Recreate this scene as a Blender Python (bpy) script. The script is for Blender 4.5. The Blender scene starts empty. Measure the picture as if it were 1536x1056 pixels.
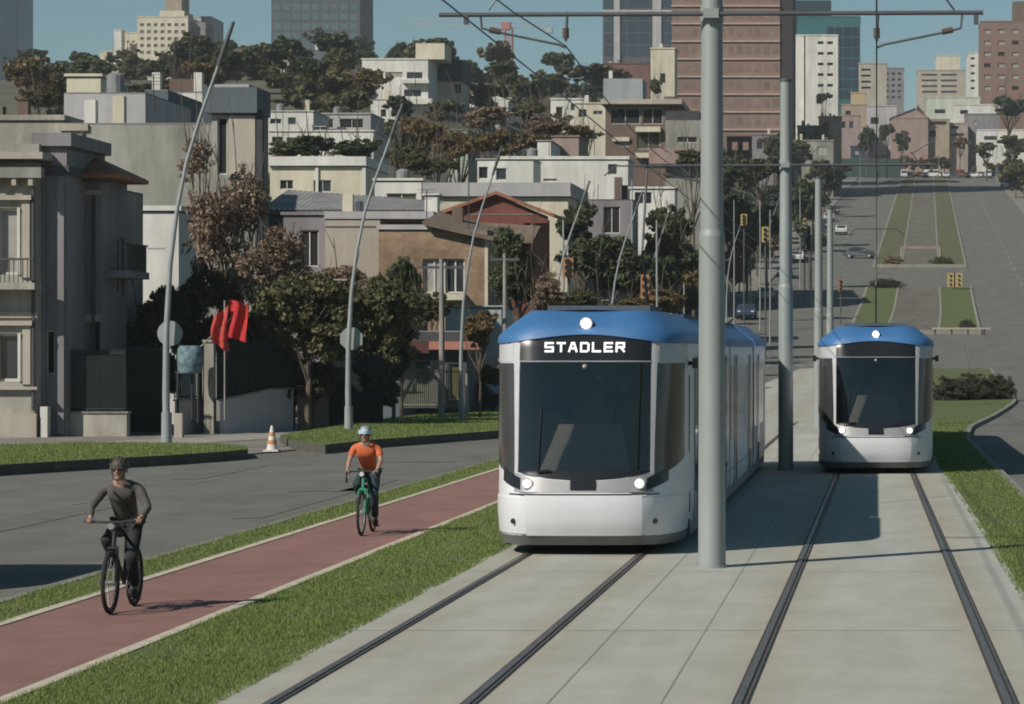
import bpy, math, random
import numpy as np
from mathutils import Vector, Matrix
random.seed(7); rng = np.random.default_rng(7)
PI = math.pi; R = math.radians
sc = bpy.context.scene
# ------------------------------------------------------------------ camera, sky, sun, exposure
H = 2.8; F = 4500.0
cam_d = bpy.data.cameras.new('camera'); cam = bpy.data.objects.new('camera', cam_d)
sc.collection.objects.link(cam); sc.camera = cam
cam.location = (0, 0, H); cam.rotation_euler = (R(90), 0, 0)
cam_d.sensor_width = 36; cam_d.lens = 36 * F / 1536
cam_d.shift_x = (768 - 1315) / 1536; cam_d.shift_y = (526 - 528) / 1536
cam_d.clip_end = 9000; cam_d.clip_start = .5
SUN_AZ = 45; SUN_EL = 38            # the sun stands behind the camera on its left
w = bpy.data.worlds.new('World'); sc.world = w; w.use_nodes = True
nt = w.node_tree; nt.nodes.clear()
sky = nt.nodes.new('ShaderNodeTexSky'); sky.sky_type = 'NISHITA'; sky.sun_disc = False
sky.sun_elevation = R(SUN_EL); sky.sun_rotation = R(180 + SUN_AZ)
sky.air_density = 1.0; sky.dust_density = 0.25; sky.ozone_density = 1.6; sky.altitude = 900
hs = nt.nodes.new('ShaderNodeHueSaturation'); hs.inputs['Saturation'].default_value = 1.15; hs.inputs['Hue'].default_value = .475; hs.inputs['Value'].default_value = 1.15
bg = nt.nodes.new('ShaderNodeBackground'); bg.inputs[1].default_value = .05
wo = nt.nodes.new('ShaderNodeOutputWorld')
nt.links.new(sky.outputs[0], hs.inputs['Color']); nt.links.new(hs.outputs[0], bg.inputs[0]); nt.links.new(bg.outputs[0], wo.inputs[0])
sl = bpy.data.lights.new('sun', 'SUN'); sl.energy = 4.9; sl.angle = R(.5); sl.color = (1, .93, .83)
so = bpy.data.objects.new('sun', sl); sc.collection.objects.link(so)
az, el = R(SUN_AZ), R(SUN_EL)
sdir = Vector((-math.sin(az) * math.cos(el), -math.cos(az) * math.cos(el), math.sin(el)))
so.rotation_euler = sdir.to_track_quat('Z', 'Y').to_euler()
sc.view_settings.view_transform = 'Standard'; sc.view_settings.look = 'None'
sc.view_settings.gamma = 1; sc.view_settings.use_curve_mapping = False
sc.view_settings.exposure = 0.0
sc.render.engine = 'CYCLES'
sc.cycles.filter_width = 1.9; sc.cycles.use_denoising = True
sc.cycles.max_bounces = 6; sc.cycles.transparent_max_bounces = 6
sc.cycles.volume_bounces = 0; sc.cycles.caustics_reflective = False; sc.cycles.caustics_refractive = False

def PX(px, D): return (px - 1315) * D / F
def PZ(py, D): return H + (526 - py) * D / F
def G(px, py, z=0.0):
    D = F * (H - z) / (py - 526); return PX(px, D), D
def ss(t): t = min(1, max(0, t)); return t * t * (3 - 2 * t)
def prof(D):
    if D < 110: return 0.0
    if D < 324: return 2.0e-4 * (D - 110) ** 2
    if D < 771: return 9.16 + .0856 * (D - 324)
    return 47.4 + 4.3 * (1 - math.exp(-(D - 771) / 50.))
def lefth(X, D): return 24 * ss((-X - 10) / 70) * ss((D - 150) / 350)
def gz(X, D): return prof(D) + lefth(X, D)
def interp(tab):
    xs = [a[0] for a in tab]; ys = [a[1] for a in tab]
    def f(D): return float(np.interp(D, xs, ys))
    return f
def smooth_tab(tab, w=12):
    f0 = interp(tab); return lambda D: (f0(D - w) + 2 * f0(D - w / 2) + 2 * f0(D) + 2 * f0(D + w / 2) + f0(D + w)) / 8
Xc = smooth_tab([(0, -2), (140, -1.6), (200, .8), (277, 3.7), (771, 12.3), (1300, 20)], 20)

# ------------------------------------------------------------------ mesh helper
C = sc.collection
class MB:
    def __init__(s): s.v = []; s.f = []; s.m = []
    def face(s, pts, mi=0):
        n = len(s.v); s.v += [tuple(p) for p in pts]; s.f.append(tuple(range(n, n + len(pts)))); s.m.append(mi)
    def box(s, x0, x1, y0, y1, z0, z1, mi=0, rot=None, at=None):
        n = len(s.v)
        vs = [(x0, y0, z0), (x1, y0, z0), (x1, y1, z0), (x0, y1, z0), (x0, y0, z1), (x1, y0, z1), (x1, y1, z1), (x0, y1, z1)]
        if rot is not None: vs = [tuple(rot @ Vector(q)) for q in vs]
        if at is not None: vs = [(q[0] + at[0], q[1] + at[1], q[2] + at[2]) for q in vs]
        s.v += vs
        for q in ((0, 3, 2, 1), (4, 5, 6, 7), (0, 1, 5, 4), (1, 2, 6, 5), (2, 3, 7, 6), (3, 0, 4, 7)):
            s.f.append(tuple(n + k for k in q)); s.m.append(mi)
    def grid(s, pts, mi=0, skip=None, flip=False):
        n = len(s.v); nr = len(pts); nc = len(pts[0])
        for r in pts: s.v += [tuple(p) for p in r]
        for i in range(nr - 1):
            for j in range(nc - 1):
                if skip and skip(i, j): continue
                q = (n + i * nc + j, n + i * nc + j + 1, n + (i + 1) * nc + j + 1, n + (i + 1) * nc + j)
                s.f.append(q[::-1] if flip else q); s.m.append(mi)
    def tube(s, pts, rad, seg=8, mi=0, cap=True):
        pts = [Vector(p) for p in pts]
        if not hasattr(rad, '__len__'): rad = [rad] * len(pts)
        n = len(s.v); u = None
        for i, p in enumerate(pts):
            t = (pts[min(i + 1, len(pts) - 1)] - pts[max(i - 1, 0)]).normalized()
            if u is None: u = t.orthogonal().normalized()
            else: u = (u - t * u.dot(t)); u = u.normalized() if u.length > 1e-6 else t.orthogonal().normalized()
            b = t.cross(u)
            for k in range(seg):
                a = 2 * PI * k / seg; s.v.append(tuple(p + (u * math.cos(a) + b * math.sin(a)) * rad[i]))
        for i in range(len(pts) - 1):
            for k in range(seg):
                s.f.append((n + i * seg + k, n + i * seg + (k + 1) % seg, n + (i + 1) * seg + (k + 1) % seg, n + (i + 1) * seg + k)); s.m.append(mi)
        if cap:
            s.f.append(tuple(n + k for k in range(seg))[::-1]); s.m.append(mi)
            e = n + (len(pts) - 1) * seg; s.f.append(tuple(e + k for k in range(seg))); s.m.append(mi)
    def ball(s, c, r, seg=10, rings=7, sc3=(1, 1, 1), mi=0):
        pts = []
        for i in range(rings + 1):
            th = PI * i / rings
            pts.append([(c[0] + r * sc3[0] * math.sin(th) * math.cos(2 * PI * k / seg), c[1] + r * sc3[1] * math.sin(th) * math.sin(2 * PI * k / seg), c[2] + r * sc3[2] * math.cos(th)) for k in range(seg + 1)])
        s.grid(pts, mi, flip=True)
    def mesh(s, name, mats, smooth=False):
        me = bpy.data.meshes.new(name); me.from_pydata(s.v, [], s.f)
        if not isinstance(mats, (list, tuple)): mats = [mats]
        for m in mats: me.materials.append(m)
        if len(mats) > 1: me.polygons.foreach_set('material_index', s.m)
        if smooth:
            import bmesh
            bm = bmesh.new(); bm.from_mesh(me); bmesh.ops.remove_doubles(bm, verts=bm.verts, dist=1e-4); bm.to_mesh(me); bm.free()
            me.shade_smooth()
            if smooth != 'full': me.set_sharp_from_angle(angle=R(40))
        return me
    def build(s, name, mats, parent=None, smooth=False, loc=None):
        return link(name, s.mesh(name, mats, smooth), parent, loc)
def link(name, data, parent=None, loc=None):
    o = bpy.data.objects.new(name, data); C.objects.link(o)
    if parent is not None: o.parent = parent
    if loc is not None: o.location = loc
    return o
def tag(o, label, cat, group=None):
    o['label'] = label; o['category'] = cat
    if group: o['group'] = group
    return o
def thing(name, label, cat, loc=(0, 0, 0), group=None, rz=0):
    o = link(name, None, None, loc); o.rotation_euler = (0, 0, rz); o.empty_display_size = .3
    return tag(o, label, cat, group)
def structure(o): o['kind'] = 'structure'; return o
def stuff(o): o['kind'] = 'stuff'; return o
def copy_tree(o, parent=None):
    c = o.copy(); C.objects.link(c); c.parent = parent
    for ch in list(o.children): copy_tree(ch, c)
    return c

# ------------------------------------------------------------------ materials
MATS = {}
def mat(name, col, rough=.8, var=.18, scale=1.5, metal=0., bump=0., bscale=25, col2=None, streak=None, spec=.4, stain=0., vec='Object', emit=0):
    if name in MATS: return MATS[name]
    m = bpy.data.materials.new(name); m.use_nodes = True; n = m.node_tree.nodes; l = m.node_tree.links
    b = n['Principled BSDF']; b.inputs['Roughness'].default_value = rough; b.inputs['Metallic'].default_value = metal
    b.inputs['Specular IOR Level'].default_value = spec
    if emit:
        b.inputs['Emission Color'].default_value = (*col, 1); b.inputs['Emission Strength'].default_value = emit
    geo = n.new('ShaderNodeNewGeometry'); mp = n.new('ShaderNodeMapping')
    l.new(geo.outputs['Position'], mp.inputs[0])
    if streak: mp.inputs['Scale'].default_value = streak
    no = n.new('ShaderNodeTexNoise'); no.inputs['Scale'].default_value = scale; no.inputs['Detail'].default_value = 6; no.inputs['Roughness'].default_value = .62
    l.new(mp.outputs[0], no.inputs['Vector'])
    rp = n.new('ShaderNodeValToRGB'); rp.color_ramp.elements[0].position = .3; rp.color_ramp.elements[1].position = .7
    c2 = col2 if col2 else tuple(c * (1 + var) for c in col); c1 = col if col2 else tuple(c * (1 - var) for c in col)
    rp.color_ramp.elements[0].color = (*c1, 1); rp.color_ramp.elements[1].color = (*c2, 1)
    l.new(no.outputs['Fac'], rp.inputs[0]); out = rp.outputs[0]
    if stain:
        n2 = n.new('ShaderNodeTexNoise'); n2.inputs['Scale'].default_value = .35 * scale; n2.inputs['Detail'].default_value = 8; n2.inputs['Roughness'].default_value = .7
        mp2 = n.new('ShaderNodeMapping'); mp2.inputs['Scale'].default_value = (3, 3, .6); l.new(geo.outputs['Position'], mp2.inputs[0]); l.new(mp2.outputs[0], n2.inputs['Vector'])
        r2 = n.new('ShaderNodeValToRGB'); r2.color_ramp.elements[0].position = .42; r2.color_ramp.elements[1].position = .66
        r2.color_ramp.elements[0].color = (1 - stain, 1 - stain, 1 - stain * 1.05, 1); r2.color_ramp.elements[1].color = (1, 1, 1, 1)
        l.new(n2.outputs['Fac'], r2.inputs[0]); mx = n.new('ShaderNodeMix'); mx.data_type = 'RGBA'; mx.blend_type = 'MULTIPLY'; mx.inputs[0].default_value = 1
        l.new(out, mx.inputs['A']); l.new(r2.outputs[0], mx.inputs['B']); out = mx.outputs['Result']
    l.new(out, b.inputs['Base Color'])
    if bump:
        n3 = n.new('ShaderNodeTexNoise'); n3.inputs['Scale'].default_value = bscale; n3.inputs['Detail'].default_value = 5
        l.new(geo.outputs['Position'], n3.inputs['Vector'])
        bp = n.new('ShaderNodeBump'); bp.inputs['Strength'].default_value = bump; bp.inputs['Distance'].default_value = .03
        l.new(n3.outputs['Fac'], bp.inputs['Height']); l.new(bp.outputs[0], b.inputs['Normal'])
    MATS[name] = m; return m
def leafmat(name, cols, rough=.65, trans=.22):
    m = bpy.data.materials.new(name); m.use_nodes = True; n = m.node_tree.nodes; l = m.node_tree.links
    b = n['Principled BSDF']; b.inputs['Roughness'].default_value = rough; b.inputs['Specular IOR Level'].default_value = .25
    geo = n.new('ShaderNodeNewGeometry'); rp = n.new('ShaderNodeValToRGB'); cr = rp.color_ramp
    while len(cr.elements) < len(cols): cr.elements.new(.5)
    for i, c in enumerate(cols): cr.elements[i].position = i / (len(cols) - 1); cr.elements[i].color = (*c, 1)
    l.new(geo.outputs['Random Per Island'], rp.inputs[0]); l.new(rp.outputs[0], b.inputs['Base Color'])
    t = n.new('ShaderNodeBsdfTranslucent'); l.new(rp.outputs[0], t.inputs[0]); ms = n.new('ShaderNodeMixShader'); ms.inputs[0].default_value = trans
    l.new(b.outputs[0], ms.inputs[1]); l.new(t.outputs[0], ms.inputs[2]); l.new(ms.outputs[0], n['Material Output'].inputs[0])
    return m
# ------------------------------------------------------------------ palette
concrete = mat('slab concrete', (.335, .335, .295), .9, scale=.9, col2=(.41, .42, .385), streak=(1.6, .22, 1), bump=.15, bscale=30, stain=.10)
asphalt = mat('asphalt', (.125, .123, .109), .92, scale=.7, col2=(.168, .165, .148), streak=(1, .3, 1), bump=.2, bscale=40, stain=.18)
asphalt_far = asphalt
pathred = mat('red path', (.215, .112, .095), .9, scale=1.2, col2=(.265, .145, .122), streak=(1, .4, 1), bump=.15, bscale=60, stain=.15)
edging = mat('pale edging', (.52, .47, .37), .9, scale=3, var=.15, bump=.1, stain=.2)
kerbm = mat('kerb concrete', (.24, .235, .21), .9, var=.2, scale=3, bump=.15, stain=.25)
soil = mat('grass soil', (.07, .09, .03), .95, scale=1.3, col2=(.11, .13, .045), bump=.5, bscale=30)
landm = mat('hill ground', (.06, .065, .04), .95, scale=.08, col2=(.12, .11, .08), bump=.3, bscale=3)
pave = mat('pavement', (.24, .225, .2), .9, var=.18, scale=1.0, bump=.2, stain=.3)
blade_m = leafmat('grass blades', [(.12, .185, .05), (.18, .26, .07), (.23, .29, .085), (.30, .29, .13)], .7, .4)
# rust and dust settle beside the rails: a stain bound to the rail lines
def rail_dirt(m):
    n = m.node_tree.nodes; l = m.node_tree.links; bs = n['Principled BSDF']; src = bs.inputs['Base Color'].links[0].from_socket
    g = n.new('ShaderNodeNewGeometry'); sp = n.new('ShaderNodeSeparateXYZ'); l.new(g.outputs['Position'], sp.inputs[0]); acc = None
    for xr in (-4.80, -3.23, -1.02, .98):
        a = n.new('ShaderNodeMath'); a.operation = 'SUBTRACT'; a.inputs[1].default_value = xr; l.new(sp.outputs[0], a.inputs[0]); b_ = n.new('ShaderNodeMath'); b_.operation = 'ABSOLUTE'; l.new(a.outputs[0], b_.inputs[0])
        if acc is None: acc = b_.outputs[0]
        else: c = n.new('ShaderNodeMath'); c.operation = 'MINIMUM'; l.new(acc, c.inputs[0]); l.new(b_.outputs[0], c.inputs[1]); acc = c.outputs[0]
    no = n.new('ShaderNodeTexNoise'); no.inputs['Scale'].default_value = 1.1; no.inputs['Detail'].default_value = 6; mp = n.new('ShaderNodeMapping'); mp.inputs['Scale'].default_value = (2.5, .35, 1); l.new(g.outputs['Position'], mp.inputs[0]); l.new(mp.outputs[0], no.inputs['Vector'])
    ad = n.new('ShaderNodeMath'); ad.operation = 'MULTIPLY_ADD'; ad.inputs[1].default_value = -.75; l.new(no.outputs[0], ad.inputs[0]); l.new(acc, ad.inputs[2])
    mr = n.new('ShaderNodeMapRange'); mr.inputs['From Min'].default_value = -.30; mr.inputs['From Max'].default_value = .22; mr.inputs['To Min'].default_value = .6; mr.inputs['To Max'].default_value = 0; l.new(ad.outputs[0], mr.inputs['Value'])
    mx = n.new('ShaderNodeMix'); mx.data_type = 'RGBA'; mx.blend_type = 'MULTIPLY'; l.new(mr.outputs[0], mx.inputs[0]); l.new(src, mx.inputs['A']); mx.inputs['B'].default_value = (.95, .84, .70, 1); l.new(mx.outputs['Result'], bs.inputs['Base Color'])
rail_dirt(concrete)
steel = mat('rail steel', (.20, .185, .175), .45, var=.3, scale=6, metal=.7, streak=(6, .4, 1))
railgap = mat('rail rubber', (.05, .045, .042), .9, var=.3, scale=4, bump=.2)
# ------------------------------------------------------------------ ground, roads, tracks
def ribbon(name, Ds, xl, xr, z, m, skirt=0.0, nx=1, wob=0):
    """a sheet that follows the terrain between two curves, with side skirts (a raised body) when skirt > 0"""
    b = MB(); rows = []
    for D in Ds:
        a, c = xl(D), xr(D); zz = prof(D) + z
        row = [(a + (c - a) * i / nx, D, zz) for i in range(nx + 1)]
        if skirt: row = [(a, D, zz - skirt)] + row + [(c, D, zz - skirt)]
        rows.append(row)
    b.grid(rows)
    if skirt:
        for r in (rows[0], rows[-1]): b.face([r[0], r[1], r[-2], r[-1]])
    return b.build(name, m)
def rangeD(a, b, n=None):
    out = [a]; D = a
    while D < b - 1e-6:
        D = min(b, D + max(1.5, D * .03)); out.append(D)
    return out
# terrain sheet
b = MB(); Ys = [-60, 0, 20, 40, 60, 80, 100] + [110 + i * 12 for i in range(60)] + [840, 900, 1000, 1200, 1500, 2200, 3500, 6000]
Xs = [-2500, -1200, -700, -450, -320, -240, -190, -150, -125, -105] + [-95 + 7 * i for i in range(18)] + [35, 50, 80, 140, 300, 700, 1500, 2500]
def tz(X, Y):
    c = gz(X, Y); return c - .35
b.grid([[(X, Y, tz(X, Y)) for X in Xs] for Y in Ys], flip=False)
o = b.build('ground', landm); structure(o); o.data.shade_smooth()

kerbL_near = [G(-160, 727, -.12), G(0, 713, -.12), G(200, 697, -.12), G(370, 683, -.12), G(430, 677, -.12), G(490, 672, -.12), G(620, 662, -.12), G(740, 655, -.12)]
KL = interp([(0, -24), (55, -22.5)] + [(d, x) for x, d in kerbL_near] + [(130, -12.4), (200, -14.0), (277, -13.6)] + [(D, Xc(D) - 17) for D in range(300, 1300, 50)])
RR = smooth_tab([(0, -9.85), (115, -9.85), (160, -7.8), (200, -5.2), (240, -2.6)] + [(D, Xc(D) - 5.8) for D in range(277, 1300, 50)], 10)   # right edge of left carriageway
RL = smooth_tab([(0, 2.87), (96, 2.9), (112, 3.5), (130, 5.2), (150, 7.0), (170, 7.4), (200, 7.6), (250, 8.8)] + [(D, Xc(D) + 5.8) for D in range(277, 1300, 50)], 4)
RO = lambda D: Xc(D) + 18
Dall = rangeD(12, 771) + [790, 820, 860, 920, 1000]
structure(ribbon('road', Dall, lambda D: KL(D) - .3, lambda D: RO(D) + .3, -.12, asphalt, nx=10))
# slab with the tracks
SL = smooth_tab([(0, -5.3), (115, -5.3), (160, -4.6), (200, -1.8)] + [(D, Xc(D) - 2.3) for D in range(230, 1300, 30)], 10)
SR = smooth_tab([(0, 1.72), (45, 1.70), (75, 1.56), (110, 1.5), (150, 1.9), (200, 3.0)] + [(D, Xc(D) + 2.3) for D in range(230, 1300, 30)], 6)
slabs = [(12, 200), (257, 332), (372, 771)]
bedm = mat('hill track bed', (.12, .11, .09), .95, var=.25, scale=.6, streak=(1, .3, 1))
structure(ribbon('track_slab', rangeD(12, 200), SL, SR, 0, concrete, .16, 4))
for a, c in slabs[1:]:
    structure(ribbon('track_bed', rangeD(a, c), SL, SR, .0, bedm, .16, 2))
# longitudinal cast joints of the slab: narrow recessed-looking dark strips are real saw cuts
jm = mat('joint sealant', (.25, .24, .215), .9, var=.2, scale=5)
q = MB()
for D_ in range(14, 120, 8):
    for a, c in ((-5.28, -4.9), (-4.70, -3.33), (-3.13, -1.14), (-.92, .86), (1.10, 1.66)): q.face([(a, D_, .0035), (c, D_, .0035), (c, D_ + .022, .0035), (a, D_ + .022, .0035)])
for xx in (-1.72, -2.62): q.face([(xx, 12, .003), (xx + .014, 12, .003), (xx + .014, 120, .003), (xx, 120, .003)])
o = stuff(q.build('slab_joint', jm)); tag(o, 'thin sealed joints between the cast slabs of the tram bed', 'slab joints')
# bicycle path
PLx, PRx = -8.96, -6.99
cL = lambda v: (lambda D: v + (Xc(D) + 2) * .0)
structure(ribbon('bike_path', rangeD(12, 118), cL(PLx), cL(PRx), 0, pathred, .14, 1))
for xx, nm in ((PLx, 'path_edging'), (PRx, 'path_edging')):
    structure(ribbon(nm, rangeD(12, 118), cL(xx - .07), cL(xx + .07), .012, edging, .03))
# grass strips
dryg = mat('dry grass', (.075, .08, .035), .95, scale=.5, col2=(.12, .115, .06), bump=.5, bscale=10)
def strip(a, c, xl, xr): return structure(ribbon('grass_strip', rangeD(a, c), xl, xr, .0, dryg if a > 340 else soil, .14, 2))
strip(12, 118, cL(PRx + .07), lambda D: SL(D))
strip(12, 118, lambda D: RR(D) + .14, cL(PLx - .07))
structure(ribbon('paved_strip', rangeD(118, 200), lambda D: RR(D) + .14, lambda D: SL(D), 0, concrete, .14, 2))
strip(12, 200, lambda D: SR(D), lambda D: RL(D) - .12)
for a, c in slabs[1:]:
    strip(a, c, lambda D: RR(D) + .2, lambda D: SL(D) - .01); strip(a, c, lambda D: SR(D) + .01, lambda D: RL(D) - .2)
# kerbs
def kerb(a, c, xl, xr, z=.01): structure(ribbon('kerb', rangeD(a, c), xl, xr, z, kerbm, .16))
kerb(12, 200, lambda D: RR(D), lambda D: RR(D) + .14); kerb(12, 200, lambda D: RL(D) - .12, lambda D: RL(D) + .06)
palek = mat('pale kerb', (.23, .225, .19), .9, var=.15, scale=2)
for a, c in slabs[1:]:
    for e0, e1 in ((lambda D: RR(D) - .05, lambda D: RR(D) + .2), (lambda D: RL(D) - .2, lambda D: RL(D) + .05), (lambda D: SL(D) - .1, lambda D: SL(D) + .1), (lambda D: SR(D) - .1, lambda D: SR(D) + .1)):
        structure(ribbon('kerb', rangeD(a, c), e0, e1, .02, palek, .16))
    bb = MB(); bb.box(RR(a), RL(a), a - .35, a - .02, prof(a) - .15, prof(a) + .25); structure(bb.build('kerb', palek))
# outer pavement right and kerb left on the hill
structure(ribbon('pavement', rangeD(30, 771), lambda D: RO(D), lambda D: RO(D) + 3.2, .02, pave, .16))
structure(ribbon('pavement', rangeD(130, 771), lambda D: KL(D) - 3.5, lambda D: KL(D), .02, pave, .16))
# painted markings
pm = mat('road paint', (.20, .20, .19), .85, var=.3, scale=6)
def dash(xf, D0, D1, wdt=.12): return ribbon('road_marking', rangeD(D0, D1), lambda D: xf(D) - wdt / 2, lambda D: xf(D) + wdt / 2, -.112, pm)
for D0 in range(30, 110, 9): structure(dash(lambda D: -14.0 + (KL(D) + 9.85 + 4.2) * .15, D0, D0 + 3, .1))
for D0 in range(210, 770, 14):
    structure(dash(lambda D: Xc(D) + 11.6, D0, D0 + 7, .22))
    if D0 > 380: structure(dash(lambda D: Xc(D) - 11.2, D0, D0 + 6, .2))
for k in range(9): # zebra crossing before the junction on the hill
    bb = MB(); x = -10 + k * 1.1; bb.face([(x, 206, prof(206) - .11), (x + .5, 206, prof(206) - .11), (x + .5, 209, prof(209) - .11), (x, 209, prof(209) - .11)]); structure(bb.build('road_marking', pm))
apm = mat('asphalt repair', (.118, .117, .105), .95, var=.2, scale=2, bump=.3)
for x_, y_, w_, l_ in ((-15.2, 47, 1.1, 9), (-12.2, 62, 1.6, 3.2), (-13.6, 78, 2.6, 1.2), (-11.2, 52, .5, 16), (-16, 68, .7, 8)): q = MB(); q.face([(x_, y_, -.113), (x_ + w_, y_ + .3, -.113), (x_ + w_ - .1, y_ + l_, -.113), (x_ + .05, y_ + l_ - .2, -.113)]); structure(q.build('asphalt_patch', apm))
# tracks: each rail is set in a rubber channel
def track(label, xl, xr, D0, D1):
    t = thing('tram_track', label, 'tram track', (0, 0, 0), 'rail tracks in the concrete slab')
    for xf in (xl, xr):
        Ds = rangeD(D0, D1)
        g = MB(); g.grid([[(xf(D) - .072, D, .004), (xf(D) + .072, D, .004)] for D in Ds]); gg = g.build('rail_channel', railgap, t)
        r = MB(); r.grid([[(xf(D) - .048, D, .004), (xf(D) - .048, D, .014), (xf(D) + .012, D, .014), (xf(D) + .012, D, .004)] for D in Ds])
        r.grid([[(xf(D) + .04, D, .004), (xf(D) + .04, D, .012), (xf(D) + .054, D, .012), (xf(D) + .054, D, .004)] for D in Ds]); r.build('rail', steel, t)
    return t
track('steel rails in the concrete, left pair that runs under the nearer tram', lambda D: -4.80 + max(0, D - 110) * .02, lambda D: -3.23 + max(0, D - 110) * .02, 12, 200)
fl = interp([(12, -1.10), (24, -1.08), (41, -.99), (68, -.89), (80, -.80), (200, -.78)]); fr = interp([(12, 1.08), (24, 1.06), (41, .97), (68, .83), (80, .78), (200, .78)])
track('steel rails in the concrete, right pair that runs under the farther tram', lambda D: fl(D) + max(0, D - 110) * .02, lambda D: fr(D) + max(0, D - 110) * .02, 12, 200)
# left side: pavement sheet and raised verges
pv = MB(); kk = [(12, -23.5)] + [(d, x) for x, d in kerbL_near] + [(130, -12.5)]
pv.grid([[(x - 60, D, -.085), (x - .02, D, -.085)] for D, x in kk]); structure(pv.build('pavement', pave))
def verge(pts, ztop=.14, nm='grass_verge'):
    P3 = [G(px, py, ztop) for px, py in pts]; q = MB(); q.face([(x, d, ztop) for x, d in P3])
    n = len(P3)
    for i in range(n):
        a, c = P3[i], P3[(i + 1) % n]; q.face([(a[0], a[1], -.12), (c[0], c[1], -.12), (c[0], c[1], ztop), (a[0], a[1], ztop)], 1)
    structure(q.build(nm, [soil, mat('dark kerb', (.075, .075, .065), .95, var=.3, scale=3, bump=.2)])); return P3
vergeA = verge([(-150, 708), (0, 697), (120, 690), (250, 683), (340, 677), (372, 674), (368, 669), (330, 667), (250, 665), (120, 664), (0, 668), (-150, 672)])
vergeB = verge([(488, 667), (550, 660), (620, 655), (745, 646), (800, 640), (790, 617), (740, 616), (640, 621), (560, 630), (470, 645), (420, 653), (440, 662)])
# pale footpath between houses and verge
structure(ribbon('footpath', rangeD(60, 128), lambda D: KL(D) - 9, lambda D: KL(D) - 5.2, -.07, mat('footpath', (.33, .31, .27), .9, var=.15, scale=1, stain=.25)))

# ------------------------------------------------------------------ grass blades (nobody could count them)
def in_poly(x, y, P):
    ins = np.zeros(len(x), bool); n = len(P); j = n - 1
    for i in range(n):
        xi, yi = P[i]; xj, yj = P[j]
        with np.errstate(divide='ignore', invalid='ignore'):
            c = ((yi > y) != (yj > y)) & (x < (xj - xi) * (y - yi) / (yj - yi + 1e-12) + xi)
        ins ^= c; j = i
    return ins
def blades(x, y, z, h, wd, name='grass'):
    n = len(x); th = rng.uniform(0, 2 * PI, n); lean = rng.uniform(0, .7, n) * h; ph = rng.uniform(0, 2 * PI, n)
    h = h * rng.uniform(.5, 1.25, n); V = np.zeros((n, 3, 3), np.float32)
    dx, dy = np.cos(th) * wd / 2, np.sin(th) * wd / 2
    V[:, 0] = np.stack([x - dx, y - dy, z], 1); V[:, 1] = np.stack([x + dx, y + dy, z], 1)
    V[:, 2] = np.stack([x + np.cos(ph) * lean, y + np.sin(ph) * lean, z + h], 1)
    me = bpy.data.meshes.new(name); me.vertices.add(3 * n); me.vertices.foreach_set('co', V.ravel())
    me.loops.add(3 * n); me.loops.foreach_set('vertex_index', np.arange(3 * n, dtype=np.int32))
    me.polygons.add(n); me.polygons.foreach_set('loop_start', np.arange(0, 3 * n, 3, dtype=np.int32)); me.update()
    me.materials.append(blade_m); return me
def grass_strip_blades(xl, xr, D0, D1, dens, label, h=.032, wd=.010):
    xs, ys, hh, ww = [], [], [], []
    D = D0
    while D < D1:
        st = 1.0; a, c = xl(D) - .05, xr(D) + .05; s = max(1, D / 26)
        n = int((c - a) * st * dens / s ** 1.5); xs.append(rng.uniform(a, c, n)); ys.append(rng.uniform(D, D + st, n)); hh.append(np.full(n, h * s ** .35)); ww.append(np.full(n, wd * s ** .8)); D += st
    x = np.concatenate(xs); y = np.concatenate(ys); hh = np.concatenate(hh); ww = np.concatenate(ww)
    # patchy: thinner and shorter in worn spots
    pn = np.sin(x * 2.1 + np.sin(y * .9) * 2) * np.sin(y * .7 + np.cos(x * 1.7) * 1.5)
    keep = rng.uniform(0, 1, len(x)) < (.62 + .42 * pn); x, y, hh, ww = x[keep], y[keep], hh[keep] * (1 + .25 * pn[keep]), ww[keep]
    z = np.array([prof(d) for d in y]) if D1 > 110 else np.zeros(len(x))
    o = link('grass', blades(x, y, z, hh, ww)); stuff(o); tag(o, label, 'grass'); return o
grass_strip_blades(lambda D: PRx + .09, lambda D: SL(D) + .03, 22, 66, 3000, 'short mown grass between the red path and the concrete slab')
grass_strip_blades(lambda D: RR(D) + .12, lambda D: PLx - .07, 26, 100, 2400, 'narrow grass strip between the grey road and the red path')
grass_strip_blades(lambda D: SR(D) - .03, lambda D: RL(D) - .1, 32, 118, 1300, 'bright grass strip on the right of the concrete slab')
for P3, lab in ((vergeA, 'grass on the verge under the nearest leaning lamp post'), (vergeB, 'grass on the verge behind the orange shirted cyclist')):
    xa = [p[0] for p in P3]; ya = [p[1] for p in P3]; n = 42000
    x = rng.uniform(min(xa), max(xa), n); y = rng.uniform(min(ya), max(ya), n); k = in_poly(x, y, P3); x, y = x[k], y[k]
    o = link('grass', blades(x, y, np.full(len(x), .14), np.full(len(x), .06), np.full(len(x), .025))); stuff(o); tag(o, lab, 'grass')
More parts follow.
